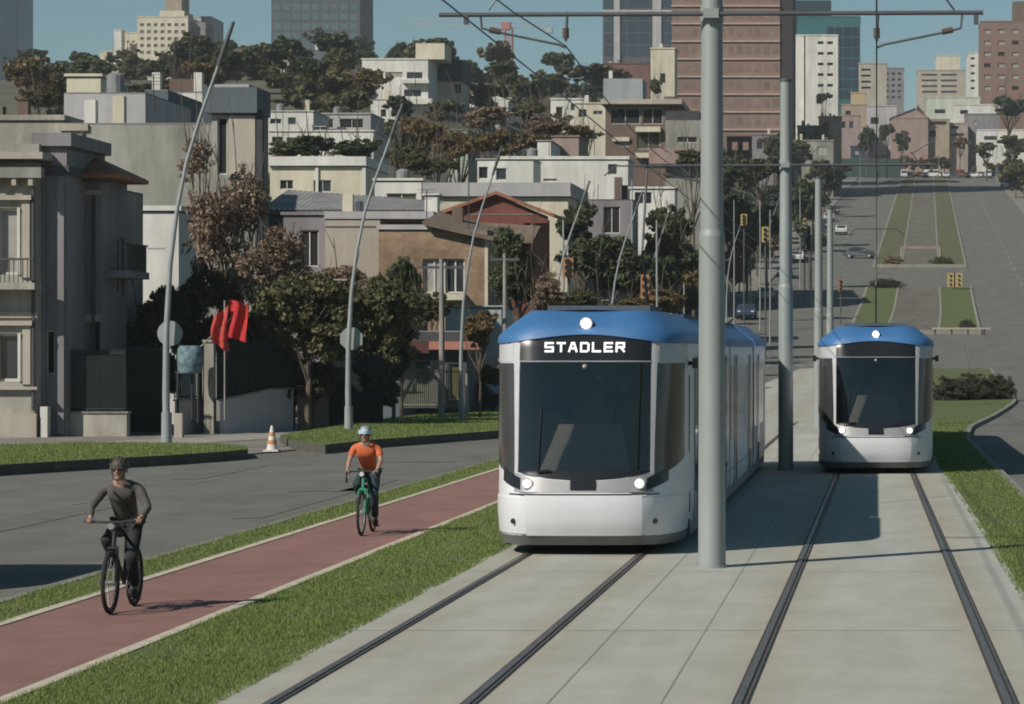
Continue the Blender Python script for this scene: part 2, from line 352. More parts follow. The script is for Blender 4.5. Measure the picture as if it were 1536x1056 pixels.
# ------------------------------------------------------------------ buildings
glass = mat('window glass', (.03, .036, .042), .12, var=.3, scale=.6, spec=.6)
glass_pale = mat('pale shutter', (.30, .29, .27), .6, var=.15, scale=2)
dark_in = mat('dark opening', (.014, .014, .016), .9, var=.3)
framew = mat('window frame', (.5, .49, .46), .6, var=.08)
framed = mat('dark frame', (.06, .06, .06), .6, var=.1)
def wallm(n, c, stain=.22, var=.08, sc_=.6): return mat('wall ' + n, c, .9, var=var, scale=sc_, stain=stain, bump=.15, bscale=12)
W_white = wallm('white', (.66, .65, .61)); W_cream = wallm('cream', (.60, .56, .44)); W_grey = wallm('grey', (.31, .31, .28), .45, .22, .35)
W_lilac = wallm('pale grey', (.42, .41, .42), .2); W_beige = wallm('beige', (.42, .38, .32)); W_dark = wallm('dark render', (.09, .09, .10), .3)
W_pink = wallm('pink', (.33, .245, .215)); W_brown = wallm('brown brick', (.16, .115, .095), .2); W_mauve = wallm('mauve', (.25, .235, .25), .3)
W_tan = wallm('tan', (.36, .29, .22)); W_blue = wallm('slate blue', (.12, .145, .17), .25); W_old = wallm('old render', (.42, .40, .35), .42, .14)
roof_tile = mat('clay tiles', (.27, .12, .07), .85, var=.3, scale=4, bump=.6, bscale=9)
roof_grey = mat('grey roof', (.26, .26, .26), .85, var=.15, scale=.8, stain=.3)
roof_dark = mat('dark roof', (.05, .05, .06), .8, var=.25, scale=1)
roof_ol = mat('old olive tiles', (.15, .115, .085), .9, var=.25, scale=3, bump=.5, bscale=8)
def brickmat():
    m = bpy.data.materials.new('brickwork'); m.use_nodes = True; n = m.node_tree.nodes; l = m.node_tree.links; bs = n['Principled BSDF']; bs.inputs['Roughness'].default_value = .9
    g = n.new('ShaderNodeNewGeometry'); mp = n.new('ShaderNodeMapping'); mp.inputs['Rotation'].default_value = (R(90), 0, 0); l.new(g.outputs['Position'], mp.inputs[0])
    br = n.new('ShaderNodeTexBrick'); br.inputs['Scale'].default_value = 2.2; br.inputs['Color1'].default_value = (.33, .225, .145, 1); br.inputs['Color2'].default_value = (.25, .17, .115, 1); br.inputs['Mortar'].default_value = (.31, .235, .17, 1)
    no = n.new('ShaderNodeTexNoise'); no.inputs['Scale'].default_value = .9; no.inputs['Detail'].default_value = 8; l.new(g.outputs['Position'], no.inputs['Vector'])
    mx = n.new('ShaderNodeMix'); mx.data_type = 'RGBA'; mx.blend_type = 'MULTIPLY'; mx.inputs[0].default_value = .8
    rp = n.new('ShaderNodeValToRGB'); rp.color_ramp.elements[0].color = (.5, .5, .45, 1); rp.color_ramp.elements[0].position = .35; rp.color_ramp.elements[1].position = .62
    l.new(mp.outputs[0], br.inputs['Vector']); l.new(no.outputs[0], rp.inputs[0]); l.new(br.outputs[0], mx.inputs['A']); l.new(rp.outputs[0], mx.inputs['B']); l.new(mx.outputs['Result'], bs.inputs['Base Color']); return m
brick = brickmat()
_wc = {}
def win_mesh(w, h, fr, gm, fm):
    k = (round(w, 2), round(h, 2), fr, gm.name, fm.name)
    if k not in _wc:
        p = MB(); p.box(0, w, 0, .03, 0, h); pm_ = p.mesh('pane', gm); f = None
        if fr:
            t = fr; q = MB(); q.box(0, w, -.06, -.001, 0, t); q.box(0, w, -.06, -.001, h - t, h); q.box(0, t, -.06, -.001, t, h - t); q.box(w - t, w, -.06, -.001, t, h - t)
            if w > .9: q.box(w / 2 - t / 2, w / 2 + t / 2, -.055, -.001, t, h - t)
            f = q.mesh('window', fm)
        _wc[k] = (pm_, f)
    return _wc[k]
def facade(mb, w, h, holes, rec, xf):
    """plane w x h with rectangular holes cut by a grid of quads, and reveals rec deep; xf maps (u, depth, v) to local space"""
    us = sorted({0, w, *[round(t, 4) for q in holes for t in (q[0], q[2])]}); vs = sorted({0, h, *[round(t, 4) for q in holes for t in (q[1], q[3])]})
    us = [u for u in us if 0 <= u <= w]; vs = [v for v in vs if 0 <= v <= h]
    for i in range(len(us) - 1):
        for j in range(len(vs) - 1):
            uc, vc = (us[i] + us[i + 1]) / 2, (vs[j] + vs[j + 1]) / 2
            if any(q[0] < uc < q[2] and q[1] < vc < q[3] for q in holes): continue
            mb.face([xf(us[i], 0, vs[j]), xf(us[i + 1], 0, vs[j]), xf(us[i + 1], 0, vs[j + 1]), xf(us[i], 0, vs[j + 1])])
    for a, b_, c, d in holes:
        for p, q in (((a, b_), (c, b_)), ((c, b_), (c, d)), ((c, d), (a, d)), ((a, d), (a, b_))):
            mb.face([xf(p[0], 0, p[1]), xf(p[0], rec, p[1]), xf(q[0], rec, q[1]), xf(q[0], 0, q[1])])
def house(name, label, cat, px0, px1, ytop, D, depth, wall, wins=(), side=(), roof=None, parapet=.35, fr=.06, gm=None, fm=None, base=None, rec=.16, group=None, trim=None, sgm=None):
    """box building placed from photo pixels at distance D. wins: (px0,y0,px1,y1[,material]); side: (u0,z0,u1,z1) in metres on the wall that looks to the road"""
    gm = gm or glass; fm = fm or framew
    X0, X1, zt = PX(px0, D), PX(px1, D), PZ(ytop, D); zb = base if base is not None else min(gz(X0, D), gz(X1, D), gz(X1, D + depth), gz(X0, D + depth)) - .4
    r = thing(name, label, cat, (X0, D, zb), group); W_, H_ = X1 - X0, zt - zb; mb = MB()
    fh = []; 
    for q in wins:
        a, c = PX(q[0], D) - X0, PX(q[2], D) - X0; v0, v1 = PZ(q[3], D) - zb, PZ(q[1], D) - zb; fh.append((max(.02, a), max(.02, v0), min(W_ - .02, c), min(H_ - .02, v1), q[4] if len(q) > 4 else gm))
    facade(mb, W_, H_, [q[:4] for q in fh], rec, lambda u, d, v: (u, d, v))
    facade(mb, depth, H_, [q[:4] for q in side], rec, lambda u, d, v: (W_ - d, u, v))
    mb.face([(0, 0, 0), (0, 0, H_), (0, depth, H_), (0, depth, 0)]); mb.face([(0, depth, 0), (0, depth, H_), (W_, depth, H_), (W_, depth, 0)])
    mb.build('wall', wall, r)
    for q in fh: place_win(r, q[2] - q[0], q[3] - q[1], (q[0], rec, q[1]), 0, fr if (q[2] - q[0]) * F / D > 9 else 0, q[4], fm)
    for q in side: place_win(r, q[2] - q[0], q[3] - q[1], (W_ - rec, q[0], q[1]), R(90), fr if D < 200 else 0, q[4] if len(q) > 4 else gm, fm)
    rb = MB(); rm = roof or roof_grey
    rb.box(.0, W_, 0, depth, H_ - .02, H_ + .05)
    rb.build('roof', rm, r)
    if parapet:
        pb = MB(); e = .12
        pb.box(-e, W_ + e, -e, .15, H_ + .052, H_ + parapet); pb.box(W_ - .15, W_ + e, .152, depth + e, H_ + .052, H_ + parapet); pb.box(-e, .15, .152, depth + e, H_ + .052, H_ + parapet)
        pb.build('parapet', trim or wall, r)
    r['dims'] = (W_, depth, H_); return r
def place_win(r, w, h, loc, rz, fr, gm, fm):
    pm_, f = win_mesh(w, h, fr, gm, fm)
    if f: o = link('window', f, r, loc); o.rotation_euler[2] = rz; link('pane', pm_, o)
    else: o = link('window', pm_, r, loc); o.rotation_euler[2] = rz
def wgrid(px0, px1, nx, y0, y1, ny, fw=.5, fh=.55, m=None):
    out = []; cw, ch = (px1 - px0) / nx, (y1 - y0) / ny
    for i in range(nx):
        for j in range(ny):
            cx, cy = px0 + (i + .5) * cw, y0 + (j + .5) * ch; q = (cx - cw * fw / 2, cy - ch * fh / 2, cx + cw * fw / 2, cy + ch * fh / 2)
            out.append(q + (m,) if m else q)
    return out
def part_box(r, name, m, x0, x1, y0, y1, z0, z1): q = MB(); q.box(x0, x1, y0, y1, z0, z1); return q.build(name, m, r)
def lp(r, px, py, D):  # photo pixel at distance D -> local coordinates of a thing
    return PX(px, D) - r.location.x, D - r.location.y, PZ(py, D) - r.location.z
def gable(r, px0, px1, yeave, ypeak, pxpeak, D, depth, m, over=.4, gm=None, thick=.18):
    """pitched roof whose gable looks at the camera"""
    x0, y0, z0 = lp(r, px0, yeave, D); x1, _, _ = lp(r, px1, yeave, D); xp, _, zp = lp(r, pxpeak, ypeak, D); q = MB(); y0 -= over; y1 = y0 + depth + over * 2
    for a, c in (((x0, z0), (xp, zp)), ((xp, zp), (x1, z0))):
        P = [(a[0], y0, a[1]), (c[0], y0, c[1]), (c[0], y1, c[1]), (a[0], y1, a[1])]; T = [(p[0], p[1], p[2] + thick) for p in P]
        q.face(P[::-1]); q.face(T)
        for i in range(4): q.face([P[i], P[(i + 1) % 4], T[(i + 1) % 4], T[i]])
    q.build('roof', m, r)
    if gm:
        q = MB(); q.face([(x0 + over, y0 + over + .01, z0 - .3), (x1 - over, y0 + over + .01, z0 - .3), (x1 - over, y0 + over + .01, z0 + .05), (xp, y0 + over + .01, zp), (x0 + over, y0 + over + .01, z0 + .05)]); q.build('gable_wall', gm, r)
# ---- left foreground house (two storeys, cornice, bays, balcony)
D = 100.0; s_ = F / D
r = house('townhouse', 'two storey grey townhouse with cornice at the left edge behind the verge', 'house', -190, 56, 243, D, 12, W_old,
    wins=[(-4, 312, 33, 412, glass_pale), (-6, 500, 34, 572), (-120, 312, -60, 412), (-120, 500, -60, 572)], parapet=.0, fr=.09, rec=.22)
x0, _, zc = lp(r, -190, 243, D); x1, _, _ = lp(r, 56, 243, D)
part_box(r, 'cornice', W_grey, x0, x1 + .25, -.45, -.005, zc - .55, zc - .2); part_box(r, 'cornice', W_beige, x0, x1 + .35, -.65, 2, zc + .07, zc + .30); part_box(r, 'attic', W_grey, x0, x1, .2, 6, zc + .31, zc + .62)
_, _, zb = lp(r, 0, 425, D); part_box(r, 'balcony', W_old, x1 - 3.5, x1 + .15, -.9, -.005, zb - .22, zb)
bal = MB()
for k in range(24): xx = x1 - 3.4 + k * .15; bal.tube([(xx, -.82, zb), (xx, -.82, zb + .75)], .018, 6)
bal.box(x1 - 3.5, x1 + .1, -.86, -.78, zb + .75, zb + .82); stuff(bal.build('balustrade', framed, r))
_, _, zs = lp(r, 0, 580, D); part_box(r, 'window_sill', W_beige, x1 - 3.2, x1 + .05, -.22, -.005, zs - .1, zs)
_, _, zl = lp(r, 0, 470, D); part_box(r, 'string_course', W_beige, x0, x1 + .02, -.10, -.005, zl - .15, zl + .05)
part_box(r, 'plinth', W_beige, x0, x1, -.12, -.005, .0, 1.1)
for a, b_, c, d in ((-4, 312, 33, 412), (-6, 500, 34, 572)):
    xa, _, za = lp(r, a, d, D); xb, _, zb2 = lp(r, c, b_, D)
    part_box(r, 'window_surround', W_beige, xb + .01, xb + .28, -.10, -.005, za - .1, zb2 + .25); part_box(r, 'window_surround', W_beige, xa - .28, xa - .01, -.10, -.005, za - .1, zb2 + .25); part_box(r, 'window_head', W_beige, xa - .4, xb + .36, -.22, -.005, zb2 + .26, zb2 + .42); part_box(r, 'shutter_leaf', W_white, xb - .12, xb - .03, -.16, -.004, za, zb2)
for k in range(9): part_box(r, 'cornice_bracket', W_beige, x1 - 4.6 + k * .55, x1 - 4.45 + k * .55, -.40, -.006, zc - .80, zc - .56)
part_box(r, 'downpipe', framed, x1 - .16, x1 - .08, -.14, -.05, 1.2, zc - .85)
# tower pier beside it
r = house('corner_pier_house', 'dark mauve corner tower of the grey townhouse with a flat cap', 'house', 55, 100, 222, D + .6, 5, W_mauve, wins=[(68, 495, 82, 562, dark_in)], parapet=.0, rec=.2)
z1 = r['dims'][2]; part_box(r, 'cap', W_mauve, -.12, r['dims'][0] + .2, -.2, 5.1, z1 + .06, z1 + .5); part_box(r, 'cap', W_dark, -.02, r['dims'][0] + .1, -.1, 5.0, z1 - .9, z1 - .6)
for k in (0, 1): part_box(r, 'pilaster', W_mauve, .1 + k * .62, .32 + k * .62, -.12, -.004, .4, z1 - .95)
# wing with tiled roof
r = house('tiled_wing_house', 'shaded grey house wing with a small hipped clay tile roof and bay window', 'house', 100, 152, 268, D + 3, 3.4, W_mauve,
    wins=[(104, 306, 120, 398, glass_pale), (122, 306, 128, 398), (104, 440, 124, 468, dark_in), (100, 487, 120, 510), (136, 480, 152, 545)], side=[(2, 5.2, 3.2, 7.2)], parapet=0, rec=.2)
W_, dp, h_ = r['dims']; q = MB()
e = .8; ap = (W_ * .25, dp * .5, h_ + 1.0)
B4 = [(-.1, -e, h_ - .02), (W_ + e, -e, h_ - .02), (W_ + e, dp, h_ - .02), (-.1, dp, h_ - .02)]; T4 = [(a, b_, c + .14) for a, b_, c in B4]
q.face(B4[::-1]); [q.face([B4[i], B4[(i + 1) % 4], T4[(i + 1) % 4], T4[i]]) for i in range(4)]; [q.face([T4[i], T4[(i + 1) % 4], ap]) for i in range(4)]
q.build('tiled_roof', roof_tile, r)
part_box(r, 'string_course', W_old, 0, W_ + .04, -.10, -.005, 4.2, 4.45); part_box(r, 'string_course', W_old, 0, W_ + .04, -.08, -.006, h_ - .55, h_ - .40); part_box(r, 'downpipe', framed, W_ - .3, W_ - .2, -.12, -.02, .2, h_ - .6)
part_box(r, 'eaves_board', framed, -.1, W_ + .5, -.5, -.4, h_ - .16, h_ - .03)
_, _, z2 = lp(r, 0, 405, D + 3); part_box(r, 'balcony', W_mauve, W_ - .1, W_ + .8, .5, 3.5, z2 - .25, z2); q = MB()
for k in range(20): q.tube([(W_ + .74, .6 + k * .14, z2), (W_ + .74, .6 + k * .14, z2 + .9)], .02, 5)
q.box(W_ + .7, W_ + .78, .55, 3.4, z2 + .9, z2 + .96); stuff(q.build('balustrade', framed, r))
part_box(r, 'shutter_box', W_beige, .1, .35, -.12, -.005, h_ - 4, h_ - 1)
# beige outbuilding wall right of it
house('side_annex', 'narrow beige annex standing against the shaded house wing', 'house', 158, 184, 286, D + 8, 3, W_old, parapet=0)
house('white_shed_house', 'small bright white wall between the house wing and the leafy brown tree', 'house', 200, 268, 318, 118, 3, W_white, parapet=.25, roof=roof_grey)
# big blank party wall and blocks above it
r = house('blank_wall_building', 'large stained blank grey party wall building behind the townhouse', 'building', 92, 328, 186, 132, 4, W_grey, parapet=.0)
part_box(r, 'downpipe', framed, .9, 1.0, -.1, -.004, 2, r['dims'][2]); part_box(r, 'ledge', W_beige, -.1, 1.2, -.12, -.004, r['dims'][2] - .3, r['dims'][2])
house('old_terrace_building', 'low weathered beige building with posts left of the blank wall', 'building', -60, 94, 182, 140, 12, W_old, wins=[(4, 150, 8, 160)], parapet=.3)
r = house('pale_block', 'long pale grey rooftop block above the blank party wall', 'building', 96, 218, 140, 150, 10, W_lilac, parapet=.0, base=6)
house('cream_rooftop_room', 'small cream rooftop room standing on the pale grey block', 'building', 100, 151, 116, 165, 6, W_cream, parapet=.2, base=9)
house('dark_gable_block', 'narrow dark slate side wall between the pale block and white stepped wall', 'building', 217, 252, 136, 158, 8, W_blue, parapet=0, base=8)
r = house('white_stepped_building', 'white rooftop building with raised corner posts and one small window', 'building', 228, 304, 139, 170, 9, W_white, wins=[(278, 153, 295, 166, dark_in)], parapet=0, base=8)
W_, dp, h_ = r['dims']; part_box(r, 'corner_post', W_white, 0, .45, 0, .5, h_ + .06, h_ + 1.15); part_box(r, 'corner_post', W_white, W_ - .5, W_ - .05, 0, .5, h_ + .06, h_ + 1.15); part_box(r, 'rooftop_wall', W_brown, .5, W_ - .55, 2, 2.3, h_ + .06, h_ + .95)
r = house('slate_top_building', 'grey building with a dark slate blue top storey and plain beige wall panel', 'building', 318, 384, 172, 128, 2.6, W_grey, wins=[(326, 176, 341, 262, dark_in)], parapet=0)
W_, dp, h_ = r['dims']; part_box(r, 'wall_panel', W_beige, .72, 1.85, -.08, -.004, h_ - 2.7, h_ - .05)
part_box(r, 'top_storey', W_blue, -.3, W_ + .1, -.3, dp, h_ + .06, h_ + 1.15); part_box(r, 'roof_slab', W_lilac, .1, W_ - .3, 0, dp, h_ + 1.16, h_ + 1.3)
part_box(r, 'column', roof_dark, W_ + .02, W_ + .28, -.05, .3, 0, h_ + .2)
# mid left terrace of houses
r = house('flat_white_house', 'long flat roofed cream white house with two dark square windows', 'house', 405, 548, 250, 210, 10, W_cream, wins=[(420, 270, 440, 284, dark_in), (470, 270, 497, 288)], side=[(2, 3, 3.4, 4.6)], parapet=.0)
W_, dp, h_ = r['dims']; part_box(r, 'fascia', W_white, -.1, W_ + .1, -.3, dp, h_ + .06, h_ + .7); part_box(r, 'downpipe', W_white, 3.2, 3.4, -.15, -.004, 0, h_)
part_box(r, 'downpipe', W_white, W_ - .2, W_ + .05, -.15, -.004, 0, h_)
r = house('corrugated_shed', 'low shed with a wide sloping grey corrugated roof below the cream white house', 'shed', 392, 640, 318, 165, 7, W_dark, parapet=0)
W_, dp, h_ = r['dims']; q = MB(); n_ = 60
q.grid([[(W_ * i / n_, -.4 + 7.6 * j, h_ + .1 + 1.5 * j * (1 - .45 * i / n_) + .035 * (i % 2)) for i in range(n_ + 1)] for j in (0, 1)]); q.build('corrugated_roof', roof_grey, r)
part_box(r, 'fascia', framed, 0, W_, -.45, -.38, h_ - .12, h_ + .12)
house('green_window_house', 'low white house with a wide greenish window beside the white chimney stack', 'house', 562, 632, 272, 190, 8, W_white, wins=[(580, 290, 625, 308, mat('green glass', (.07, .09, .05), .2))], parapet=.2)
r = house('beige_box_house', 'plain beige box house with pale parapet left of the brick house', 'house', 488, 570, 330, 146, 9, W_beige, parapet=.0)
W_, dp, h_ = r['dims']; part_box(r, 'parapet', W_lilac, -.05, W_ + 2.6, -.05, dp, h_ + .06, h_ + .42); part_box(r, 'joint_trim', framed, 0, W_, -.03, -.004, h_ - .35, h_ - .30)
house('shaded_recess_house', 'dark slate recessed wall at the left side of the beige box house', 'house', 425, 489, 324, 148, 8, W_mauve, wins=[(450, 345, 478, 400, dark_in)], parapet=.2)
r = house('brick_house', 'tan brick house with wide shuttered upper window and lean-to tile roof', 'house', 568, 731, 346, 140, 9, brick, wins=[(634, 388, 668, 440, glass_pale), (668, 388, 697, 440), (600, 500, 700, 590, dark_in)], side=[(2, 4, 4, 6)], parapet=0, fr=.08, base=-.3, rec=.2)
W_, dp, h_ = r['dims']; part_box(r, 'roof_edge', W_lilac, -.1, W_ * .5, -.1, dp, h_ + .055, h_ + .28)
part_box(r, 'corner_trim', W_cream, W_ - .12, W_ + .03, -.06, -.004, 0, h_ - .25)
a = lp(r, 636, 338, 140); c = lp(r, 742, 362, 140); q = MB()
P = [(a[0], -.5, a[2]), (c[0], -.5, c[2]), (c[0] + .3, 5, c[2] + .5), (a[0], 5, a[2] + .7)]; T = [(p[0], p[1], p[2] + .16) for p in P]; q.face(P[::-1]); q.face(T); [q.face([P[i], P[(i + 1) % 4], T[(i + 1) % 4], T[i]]) for i in range(4)]
q.build('lean_to_roof', roof_ol, r); part_box(r, 'balcony', W_cream, W_ * .40, W_ * .80, -.5, -.004, PZ(447, 140) + .2, PZ(440, 140) + .3)
r = house('chimney_stack', 'bright white square chimney stack rising behind the brick house', 'chimney', 637, 656, 294, 152, .9, W_white, parapet=.12)
r = house('red_gable_house', 'house with a red painted gable under a wide clay tile roof', 'house', 664, 800, 322, 160, 8, mat('red render', (.18, .065, .05), .9, var=.2, scale=1.5, stain=.2), wins=[(785, 318, 797, 340, dark_in)], parapet=0)
gable(r, 650, 832, 326, 292, 745, 160, 8, roof_tile, .35, MATS['red render']); q = MB(); a = lp(r, 650, 345, 159); c = lp(r, 802, 352, 159)
P = [(a[0], -1.7, a[2] - .2), (c[0], -1.7, c[2] - .35), (c[0] + .2, -.02, c[2] + .5), (a[0], -.02, a[2] + .6)]; q.face(P); q.face([(p[0], p[1], p[2] - .15) for p in P][::-1]); q.face([P[0], P[1], (P[1][0], P[1][1], P[1][2] - .15), (P[0][0], P[0][1], P[0][2] - .15)]); q.build('porch_roof', roof_ol, r)
r = house('cream_back_house', 'wide cream house with pale grey flat roof behind the red gable', 'house', 640, 852, 296, 186, 11, W_cream, side=[(3, 8, 4.4, 10)], parapet=.0, roof=W_lilac)
W_, dp, h_ = r['dims']; part_box(r, 'flat_roof', W_lilac, -.2, W_ + .2, -.3, dp, h_ + .06, h_ + .9)
house('white_terrace_house', 'long low white house with dark garage mouth under the brick apartments', 'house', 752, 942, 240, 236, 5, W_white, wins=[(762, 252, 800, 268, dark_in), (815, 268, 836, 272, dark_in), (912, 246, 926, 262)], parapet=.3)
house('grey_garage_house', 'grey gabled garage wall with dark slate sides near the tram roof', 'house', 868, 950, 300, 200, 4, W_mauve, wins=[(905, 310, 930, 350, dark_in)], parapet=0, roof=roof_dark)
r = house('white_lean_house', 'white house with a dark porch partly hidden by the big steel pole', 'house', 945, 1012, 284, 225, 3, W_white, wins=[(952, 288, 978, 306, dark_in)], parapet=.2, roof=roof_grey)
house('pale_wall_house', 'pale turquoise low wall house right behind the nearer tram roof line', 'house', 668, 752, 462, 138, 5, mat('pale turquoise', (.36, .42, .43), .8, var=.1, stain=.2), parapet=.12)
house('dark_kiosk', 'low dark building with a red and salmon fascia behind the verge', 'shop', 602, 700, 498, 128, 6, W_dark, wins=[(612, 540, 640, 600, mat('green door', (.12, .16, .06), .7)), (645, 540, 668, 605, glass_pale), (672, 545, 692, 600, mat('mustard door', (.14, .12, .04), .7))], parapet=.0)
r = bpy.data.objects['dark_kiosk']; W_, dp, h_ = r['dims']; part_box(r, 'fascia', mat('salmon fascia', (.36, .16, .12), .8), W_ * .45, W_ + .7, -.5, -.3, h_ - .75, h_ - .4); part_box(r, 'awning', mat('dark red awning', (.08, .03, .025), .8), 0, W_ * .45, -.5, -.3, h_ - .9, h_ - .4)
house('blue_gate_house', 'slate blue metal gate and wall left of the low shop', 'house', 572, 602, 540, 124, 4, W_blue, parapet=.1)
# hillside houses
def hh(label, px0, px1, yt, D, m, wins=(), **k): return house(k.pop('name', 'hillside_house'), label, k.pop('cat', 'house'), px0, px1, yt, D, k.pop('depth', 9), m, wins=wins, **k)
hh('white hillside house with balustrade terrace below the olive trees', 404, 560, 198, 300, W_white, [(408, 205, 425, 216, dark_in), (430, 206, 446, 216), (470, 178, 490, 190)] , parapet=.2)
hh('two low white rooftop rooms left of the white modern building', 398, 470, 168, 320, W_white, [(405, 178, 422, 186, dark_in), (432, 176, 444, 187)], parapet=.15)
hh('grey shaded terrace wall beside the white modern building', 472, 556, 172, 330, W_lilac, [(480, 178, 500, 192), (510, 178, 545, 192, dark_in)], parapet=.2)
r = hh('white modern hillside building with stacked balconies and a rooftop box', 543, 642, 90, 430, W_white, [(548, 106, 566, 117, dark_in), (548, 134, 556, 141, dark_in), (610, 108, 634, 118), (578, 108, 604, 116, glass_pale), (606, 134, 632, 145), (572, 130, 576, 134)], name='modern_building', cat='building', depth=12, parapet=.25, roof=W_white)
W_, dp, h_ = r['dims']; part_box(r, 'rooftop_box', W_cream, W_ * .78, W_ * 1.22, 2, 9, h_ + .3, h_ + 2.6); part_box(r, 'balcony', W_white, W_ * .62, W_ * 1.03, -1.1, -.005, h_ - 3.4, h_ - 2.9); part_box(r, 'balcony', W_white, W_ * .62, W_ * 1.08, -1.1, -.005, h_ - 6.4, h_ - 5.6)
hh('plain white stair tower in front of the modern building', 556, 598, 150, 405, W_white, [(571, 164, 579, 175, dark_in)], depth=5, parapet=.1)
r = hh('house with a dark slate roof and one pale wall right of the modern building', 642, 692, 122, 440, W_cream, [(644, 126, 654, 144, dark_in), (680, 126, 692, 140, dark_in)], parapet=0); W_, dp, h_ = r['dims']; part_box(r, 'slate_roof', roof_dark, -.3, W_ + .3, -.6, dp, h_ + .06, h_ + 3.1)
r = hh('low white house with a shallow gable among the far trees', 698, 762, 150, 460, W_white, [(725, 146, 738, 156)], parapet=0); gable(r, 692, 768, 149, 137, 730, 460, 8, W_cream, .3, W_white)
hh('pale cluster house under the far gable house', 700, 750, 163, 440, W_beige, [(706, 168, 716, 175, dark_in), (728, 168, 738, 175)], parapet=.2)
hh('small white house with dark doorway left of the brick apartments', 826, 880, 150, 400, W_white, [(834, 160, 844, 176, dark_in), (856, 156, 868, 166)], parapet=.25)
hh('cream house with an arched porch below the hilltop trees', 862, 912, 156, 380, W_cream, [(868, 164, 880, 176, dark_in), (890, 166, 904, 172)], parapet=.2)
hh('light blue grey rooftop above the brick apartments', 905, 964, 118, 420, wallm('blue grey', (.32, .36, .38)), parapet=0, depth=7)
hh('red roofed hilltop house beside the dark glass towers', 905, 975, 96, 560, mat('red brick far', (.16, .09, .075), .9, var=.2, scale=.6), [(945, 92, 955, 98, dark_in)], parapet=.2)
hh('tall narrow cream tower house beside the brown striped tower', 976, 1012, 74, 520, W_cream, [(990, 110, 998, 124, dark_in)], parapet=.3, depth=7)
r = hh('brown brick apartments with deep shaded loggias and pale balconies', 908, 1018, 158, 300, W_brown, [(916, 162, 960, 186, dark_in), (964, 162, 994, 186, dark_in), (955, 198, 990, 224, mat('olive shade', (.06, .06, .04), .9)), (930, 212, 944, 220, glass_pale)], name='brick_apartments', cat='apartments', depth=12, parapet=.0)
W_, dp, h_ = r['dims']; part_box(r, 'roof_slab', W_beige, -.4, W_ + .4, -1, dp, h_ + .06, h_ + .55); part_box(r, 'balcony', W_cream, W_ * .42, W_ * .76, -.9, -.005, h_ - 2.7, h_ - 2.2); part_box(r, 'balcony', W_cream, W_ * .42, W_ * .74, -.9, -.005, h_ - 5.3, h_ - 4.8); part_box(r, 'chimney', W_brown, W_ * .8, W_ * .95, 0, 1, h_ + .56, h_ + .9); part_box(r, 'window_box', W_cream, W_ * .1, W_ * .33, -.3, -.005, h_ - 3.6, h_ - 3.2)
r = hh('pink brick house with green hedge terraces behind the big steel pole', 998, 1062, 180, 290, W_grey, [(1016, 205, 1046, 214, dark_in)], parapet=0, roof=roof_dark, depth=10)
W_, dp, h_ = r['dims']; part_box(r, 'terrace', W_pink, -1.5, W_, -1.2, -.005, h_ - 4.3, h_ - 2.8); part_box(r, 'gable_slope', roof_dark, 0, W_ * .8, .2, 5, h_ + .055, h_ + .9)
hh('salmon pink low house above the long white house', 828, 868, 206, 270, W_pink, parapet=.15); hh('small white block left of the salmon pink house', 806, 826, 212, 262, W_white, parapet=.1)
hh('pale green grey block among the autumn trees', 672, 702, 196, 290, wallm('green grey', (.33, .38, .33)), parapet=.1)
hh('white house with two dark openings over the cream house roof', 716, 800, 240, 228, W_white, [(718, 250, 732, 268, dark_in), (744, 252, 760, 270)], parapet=.1, depth=5)
hh('pinkish plastered house at the left of the olive trees', 396, 442, 66, 560, wallm('rose', (.55, .43, .40)), [(415, 72, 420, 98, W_beige)], parapet=.0)
hh('low brown roof house on the skyline left of the glass tower', 350, 400, 72, 580, W_brown, [(372, 78, 384, 86, glass_pale)], parapet=.3)
hh('grey blue flat roof beside the rose coloured house', 442, 500, 76, 600, W_blue, parapet=.1)
# skyline buildings
def tower(name, label, px0, px1, yt, D, m, wins=(), cat='tower block', **k): return house(name, label, cat, px0, px1, yt, D, k.pop('depth', 18), m, wins=wins, fr=0, rec=.3, base=k.pop('base', 38), **k)
tg = mat('tower glass', (.035, .065, .08), .25, var=.35, scale=.05, spec=.5); tg2 = mat('dark tower glass', (.018, .035, .055), .25, var=.4, scale=.05, spec=.5); tg3 = mat('teal cladding', (.025, .12, .13), .5, var=.25, scale=.05)
tg4 = mat('green tower glass', (.07, .12, .13), .3, var=.35, scale=.08)
def panels(r, px0, px1, y0, y1, nx, ny, D, m, gap=.12):
    w = (PX(px1, D) - PX(px0, D)) / nx; h = (PZ(y0, D) - PZ(y1, D)) / ny; me = None; x, _, z = lp(r, px0, y1, D); yy = D - r.location.y - .12
    q = MB(); q.box(gap, w - gap, 0, .1, gap * 2.2, h - gap); me = q.mesh('glass_panel', m)
    for i in range(nx):
        for j in range(ny): link('glass_panel', me, r, (x + i * w, yy, z + j * h))
T_ = tower('glass_office_tower', 'dark blue glass office tower cut off at the left edge', -70, 27, -140, 1000, tg2, parapet=0); panels(T_, -70, 26, -100, 78, 6, 10, 1000, tg2)
T_ = tower('green_glass_tower', 'wide green glass tower rising behind the leafy skyline tree', 407, 540, -160, 1150, W_dark, parapet=0, depth=30); panels(T_, 409, 538, -40, 92, 9, 9, 1150, tg4, .35)
T_ = tower('twin_glass_tower', 'dark glass tower with two pale vertical fins left of the brown tower', 904, 1011, -160, 1100, W_dark, parapet=0, depth=26); panels(T_, 906, 1009, -60, 86, 6, 8, 1100, tg2, .2)
_, _, zf = lp(T_, 0, 70, 1100)
for a, c in ((921, 930), (979, 992)): xa = lp(T_, a, 0, 1100)[0]; xb = lp(T_, c, 0, 1100)[0]; part_box(T_, 'fin', W_lilac, xa, xb, -.8, -.13, zf - 8, T_['dims'][2])
